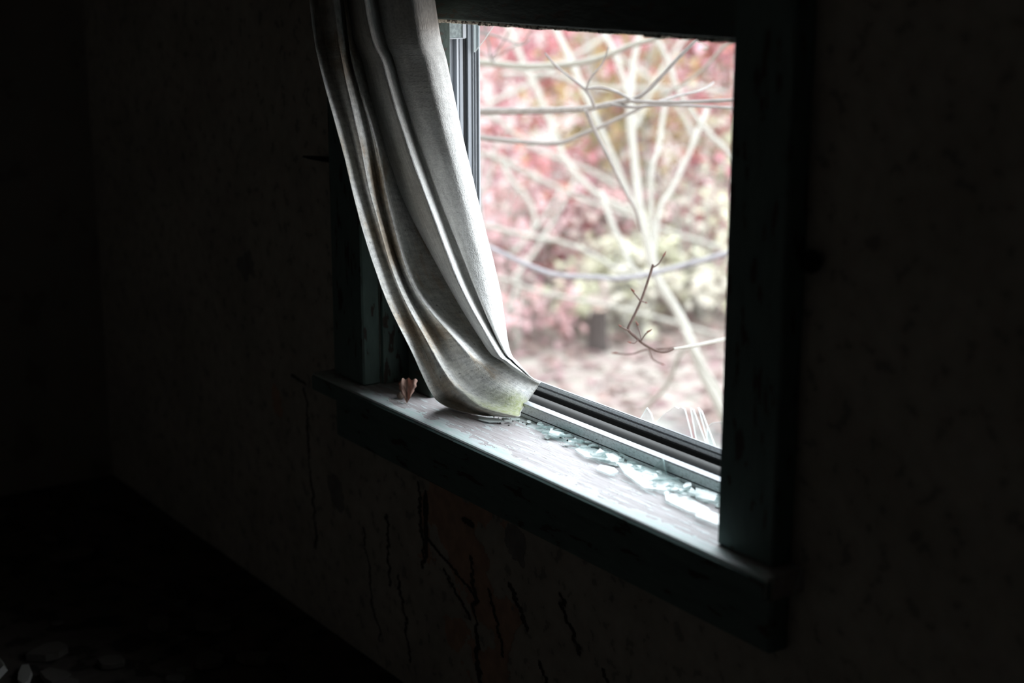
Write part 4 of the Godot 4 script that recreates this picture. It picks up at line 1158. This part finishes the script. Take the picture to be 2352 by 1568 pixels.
func outside() -> void:
	var st := builder()
	block(st, Vector3(-60, GROUND - 0.3, -60), Vector3(30, GROUND, -0.25))
	meta(put(st, "ground", M.ground), "brown leaf-strewn ground outside the window", "ground", "", "structure")
	bare_tree("near", "grey leafless sapling with slender branches crossing the upper window", M.bark_grey, M.bark_grey, [Vector3(-1.25, GROUND, -0.75), Vector3(-1.2, 0.2, -0.72), Vector3(-1.16, 0.9, -0.66), Vector3(-1.2, 1.7, -0.7), Vector3(-1.3, 2.6, -0.8)], 0.022)
	bare_tree("upper", "leafless sapling with a pale limb and fine twigs near the window head", M.bark_pale, M.bark_grey, [Vector3(-1.9, GROUND, -0.85), Vector3(-1.8, 0.3, -0.82), Vector3(-1.72, 1.0, -0.8), Vector3(-1.7, 1.9, -0.85), Vector3(-1.75, 2.7, -0.9)], 0.025)
	bare_tree("pale", "pale leafless sapling with forking stem rising across the opening", M.bark_green, M.bark_green, [], 0.0)
	bare_tree("left", "pale leafless sapling with wide sweeping branches behind the curtain edge", M.bark_pale, M.bark_green, [], 0.0)
	bare_tree("mauve", "leafless sapling with one mauve grey limb drooping across the opening", M.bark_mauve, M.bark_mauve, [Vector3(-2.1, GROUND, -1.0), Vector3(-2.0, 0.0, -0.98), Vector3(-1.95, 0.6, -1.0), Vector3(-2.0, 1.4, -1.05)], 0.024)
	bud_twig()
	shrubs()
	litter()

func bare_tree(key: String, label: String, m: Material, fine: Material, trunk: Array, r: float) -> void:
	var o := thing("bare_sapling", label, "sapling")
	var st: SurfaceTool
	if trunk:
		st = builder()
		tube(st, smooth_path(trunk, 5), r, r * 0.5, 9, 0.05)
		put(st, "trunk", m, o)
	for b in BRANCHES[key]:
		var path: Array = b[1]
		if b[0] == "trunk":
			# carry the stem on into the ground
			var foot: Vector3 = path[0]
			var dir: Vector3 = (path[0] - path[1]).normalized()
			dir.y = minf(dir.y, -0.6)
			foot += dir * ((foot.y - GROUND + 0.02) / -dir.y)
			path = [foot] + path
		st = builder()
		tube(st, smooth_path(path, 5), b[2] * (1.15 if key == "near" else 0.85 if key == "mauve" else 1.0), b[3], 8, 0.10)
		put(st, b[0], fine if b[0] == "twig" else m, o)

func bud_twig() -> void:
	var o := thing("budding_twig", "fine dark reddish twig with small buds hanging just outside the window", "twig")
	var st: SurfaceTool
	for b in BRANCHES["twig"]:
		st = builder()
		var path := smooth_path(b[1], 5)
		tube(st, path, b[2], b[3], 7, 0.12)
		var part := put(st, b[0], M.bark_green if b[0] == "stem_base" else M.bark_red, o)
		if b[0] == "spur":
			st = builder()
			var tip := path[path.size() - 1]
			var dir := (tip - path[path.size() - 2]).normalized()
			var buds := [tip]
			if rng.randf() < 0.6:
				buds.append(tip - dir * 0.005 + Vector3(0.002, 0.002, 0.001))
			for p in buds:
				var q: Vector3 = p
				tube(st, PackedVector3Array([q - dir * 0.002, q, q + dir * 0.002, q + dir * 0.0045]), 0.0019, 0.0005, 6)
			put(st, "bud", M.bud, part)

func leaf_mesh(lobed: bool) -> ArrayMesh:
	# one leaf about 1 long, folded along its rib
	var st := builder()
	var left := [Vector3(0, 0, 0), Vector3(-0.30, 0.08, 0.25), Vector3(-0.36, 0.10, 0.5), Vector3(-0.18, 0.05, 0.75), Vector3(0, -0.06, 1.0)]
	if lobed:
		left = [Vector3(0, 0, 0), Vector3(-0.42, 0.10, 0.18), Vector3(-0.22, 0.05, 0.38), Vector3(-0.46, 0.12, 0.66), Vector3(-0.15, 0.03, 0.68), Vector3(0, -0.06, 1.0)]
	var rib := Vector3(0, 0.0, 0.5)
	for k in left.size() - 1:
		tri(st, rib, left[k], left[k + 1], Vector3.UP)
		tri(st, rib, left[k] * Vector3(-1, 1, 1), left[k + 1] * Vector3(-1, 1, 1), Vector3.UP)
	return st.commit()

const PINK := [Color(0.50, 0.215, 0.235), Color(0.54, 0.28, 0.31), Color(0.47, 0.18, 0.18), Color(0.48, 0.22, 0.16), Color(0.56, 0.36, 0.40), Color(0.46, 0.22, 0.235)]
const OLIVE := [Color(0.300, 0.229, 0.116), Color(0.370, 0.265, 0.124), Color(0.248, 0.212, 0.124), Color(0.397, 0.317, 0.193)]
const CREAM := [Color(0.523, 0.504, 0.384), Color(0.564, 0.523, 0.444), Color(0.485, 0.473, 0.334)]
const BLUSH := [Color(0.483, 0.308, 0.308), Color(0.522, 0.368, 0.368), Color(0.444, 0.260, 0.251), Color(0.501, 0.405, 0.368)]

func scatter(called: String, count: int, center: Vector3, reach: Vector3, size: Vector2, colors: Array, parent: Node, flat := false) -> MultiMeshInstance3D:
	var mm := MultiMesh.new()
	mm.transform_format = MultiMesh.TRANSFORM_3D
	mm.use_colors = true
	mm.mesh = leaf_mesh(rng.randf() < 0.5)
	mm.mesh.surface_set_material(0, M.leaves)
	mm.instance_count = count
	# leaves gather in sprays
	var sprays := []
	for k in maxi(1, count / 14):
		var d := Vector3(rng.randfn(), rng.randfn(), rng.randfn()).normalized() * pow(rng.randf(), 0.4)
		sprays.append([d * reach, colors[rng.randi() % colors.size()]])
	var patch := noise(FastNoiseLite.TYPE_SIMPLEX_SMOOTH, 1.6, rng.randi() % 1000, 2)
	for k in count:
		var s: Array = sprays[rng.randi() % sprays.size()]
		var p: Vector3 = s[0] + Vector3(rng.randfn(), rng.randfn() * 0.6, rng.randfn()) * 0.10
		var c: Color = colors[clampi(int((0.5 + 0.9 * patch.get_noise_3dv(p)) * colors.size()), 0, colors.size() - 1)] if rng.randf() < 0.75 else s[1]
		if flat:
			p = Vector3(rng.randf_range(-1, 1), 0, rng.randf_range(-1, 1)) * reach
			p.y = rng.randf_range(0.004, 0.03)
			c = colors[rng.randi() % colors.size()]
		c = c * rng.randf_range(0.8, 1.15)
		c.a = 1.0
		var b := Basis(Vector3.UP, rng.randf() * TAU) * Basis(Vector3.RIGHT, rng.randf_range(-0.2, 0.2) if flat else rng.randf_range(-0.3, 1.3)) * Basis(Vector3.BACK, rng.randf_range(-0.5, 0.5))
		b = b.scaled(Vector3.ONE * rng.randf_range(size.x, size.y))
		mm.set_instance_transform(k, Transform3D(b, center + p))
		mm.set_instance_color(k, c)
	var o := MultiMeshInstance3D.new()
	o.multimesh = mm
	o.name = called if parent != self else numbered(called)
	parent.add_child(o, true)
	o.set_meta("kind", "stuff")
	return o

func shrub(label: String, at: Vector3, high: float, wide: float, colors: Array, leaves: int, lift := 0.55) -> void:
	var o := thing("leafy_shrub", label, "shrub", at, "shrubs beyond the window")
	for k in 7:
		var a := rng.randf() * TAU
		var spread := wide * rng.randf_range(0.3, 0.9)
		var top := Vector3(cos(a) * spread, high * rng.randf_range(0.75, 1.0), sin(a) * spread)
		var st := builder()
		tube(st, smooth_path([Vector3(cos(a) * 0.08, 0, sin(a) * 0.08), Vector3(top.x * 0.35, top.y * 0.4, top.z * 0.35) + Vector3(rng.randf_range(-0.1, 0.1), 0, rng.randf_range(-0.1, 0.1)), Vector3(top.x * 0.7, top.y * 0.72, top.z * 0.7), top], 4), 0.016, 0.005, 6, 0.1)
		put(st, "stem", M.bark_pale, o)
	scatter("foliage", leaves, Vector3(0, high * lift, 0), Vector3(wide, high * (1.0 - lift) * 1.05, wide), Vector2(0.05, 0.085), colors, o)

func shrubs() -> void:
	# along the far side of the yard, in the line of sight through the window and to both sides of it
	var list := [
		["rose pink leafed shrub tallest of the far row", Vector3(-6.6, GROUND, -4.0), 2.5, 0.95, PINK, 2600, 0.55],
		["coral red leafed shrub beside the pale saplings", Vector3(-6.1, GROUND, -4.9), 2.4, 0.95, PINK, 2600, 0.58],
		["deep pink leafed shrub close behind the forking sapling", Vector3(-5.3, GROUND, -5.4), 2.5, 0.9, PINK, 2400, 0.6],
		["olive and amber leafed shrub between two red ones", Vector3(-5.0, GROUND, -4.15), 1.75, 0.45, OLIVE, 700, 0.6],
		["yellow olive leafed shrub behind the red row", Vector3(-6.5, GROUND, -6.1), 2.3, 0.8, OLIVE, 1500, 0.6],
		["low blush pink shrub at the edge of the litter", Vector3(-5.6, GROUND, -2.85), 1.05, 0.6, BLUSH, 800, 0.6],
		["cream green leafed low shrub in the yard", Vector3(-4.5, GROUND, -5.0), 1.1, 0.5, CREAM, 700, 0.6],
		["rust pink leafed shrub further back in the yard", Vector3(-8.2, GROUND, -6.6), 2.9, 1.3, PINK, 2600, 0.55],
		["wide pink leafed shrub at the back of the yard", Vector3(-9.0, GROUND, -5.0), 2.9, 1.3, PINK, 2600, 0.55],
		["pink leafed shrub standing by the house side of the yard", Vector3(-8.0, GROUND, -3.2), 2.4, 1.0, PINK, 1800, 0.55],
		["dusky pink shrub standing clear of the others", Vector3(-4.2, GROUND, -6.8), 2.5, 1.0, PINK, 1800, 0.55],
		["knee-high cream green weed clump beside the stump", Vector3(-4.08, GROUND, -3.48), 0.42, 0.28, CREAM, 220, 0.55],
		["pale yellow green weed clump behind the stump", Vector3(-4.36, GROUND, -3.66), 0.42, 0.16, CREAM, 240, 0.55],
		["low rosy pink shrub growing next to the dark stump", Vector3(-4.74, GROUND, -3.06), 0.80, 0.38, BLUSH, 420, 0.55],
		["low deep pink shrub sprawling over the litter", Vector3(-5.02, GROUND, -3.70), 0.85, 0.40, PINK, 480, 0.55],
		["low pink shrub under the drooping mauve limb", Vector3(-4.68, GROUND, -4.00), 0.80, 0.45, BLUSH, 460, 0.55],
		["cream leafed shrub under the forking sapling", Vector3(-4.23, GROUND, -4.10), 0.70, 0.40, CREAM, 420, 0.55],
		["low rusty pink shrub beyond the forking sapling", Vector3(-4.73, GROUND, -4.51), 0.90, 0.45, PINK, 460, 0.55],
		["pale blush seedling cluster low in the leaf litter", Vector3(-4.19, GROUND, -2.86), 0.40, 0.30, BLUSH, 200, 0.55],
		["bushy rose leafed shrub straight out from the window", Vector3(-2.6, GROUND, -8.2), 2.5, 1.1, PINK, 1700, 0.55],
		["rust and rose leafed shrub beyond the shards", Vector3(-0.6, GROUND, -8.8), 2.6, 1.2, PINK, 1700, 0.55],
		["broad olive leafed shrub out past the litter", Vector3(-3.4, GROUND, -10.6), 2.8, 1.3, OLIVE, 1700, 0.55],
		["tall blush leafed shrub at the yard's end", Vector3(-5.6, GROUND, -10.4), 2.9, 1.4, BLUSH, 1900, 0.55],
		["pale pink shrub at the very back of the yard", Vector3(-1.6, GROUND, -12.0), 3.0, 1.5, BLUSH, 1900, 0.55],
		["red leafed shrub far out in the yard", Vector3(-7.0, GROUND, -8.0), 2.8, 1.2, PINK, 2000, 0.55],
	]
	for s in list:
		shrub(s[0], s[1], s[2], s[3], s[4], s[5], s[6])
	var stump := thing("tree_stump", "short dark brown tree stump among the shrubs", "stump", Vector3(-3.92, GROUND, -3.18))
	var st := builder()
	tube(st, PackedVector3Array([Vector3.ZERO, Vector3(0, 0.06, 0), Vector3(0, 0.12, 0), Vector3(0.01, 0.20, 0)]), 0.052, 0.040, 12, 0.12)
	put(st, "trunk", M.stump, stump)
	st = builder()
	tube(st, PackedVector3Array([Vector3(0.01, 0.20, 0), Vector3(0.01, 0.204, 0)]), 0.037, 0.034, 12)
	put(st, "cut_face", M.leaf_husk, stump)

func litter() -> void:
	var o := scatter("leaf_litter", 9000, Vector3(-4.6, GROUND, -4.0), Vector3(3.6, 0, 3.2), Vector2(0.05, 0.09), [Color(0.278, 0.190, 0.169), Color(0.337, 0.250, 0.227), Color(0.220, 0.146, 0.124), Color(0.380, 0.323, 0.293), Color(0.306, 0.197, 0.197)], self, true)
	meta(o, "fallen brown and pink leaves strewn over the yard", "leaf litter", "", "stuff")
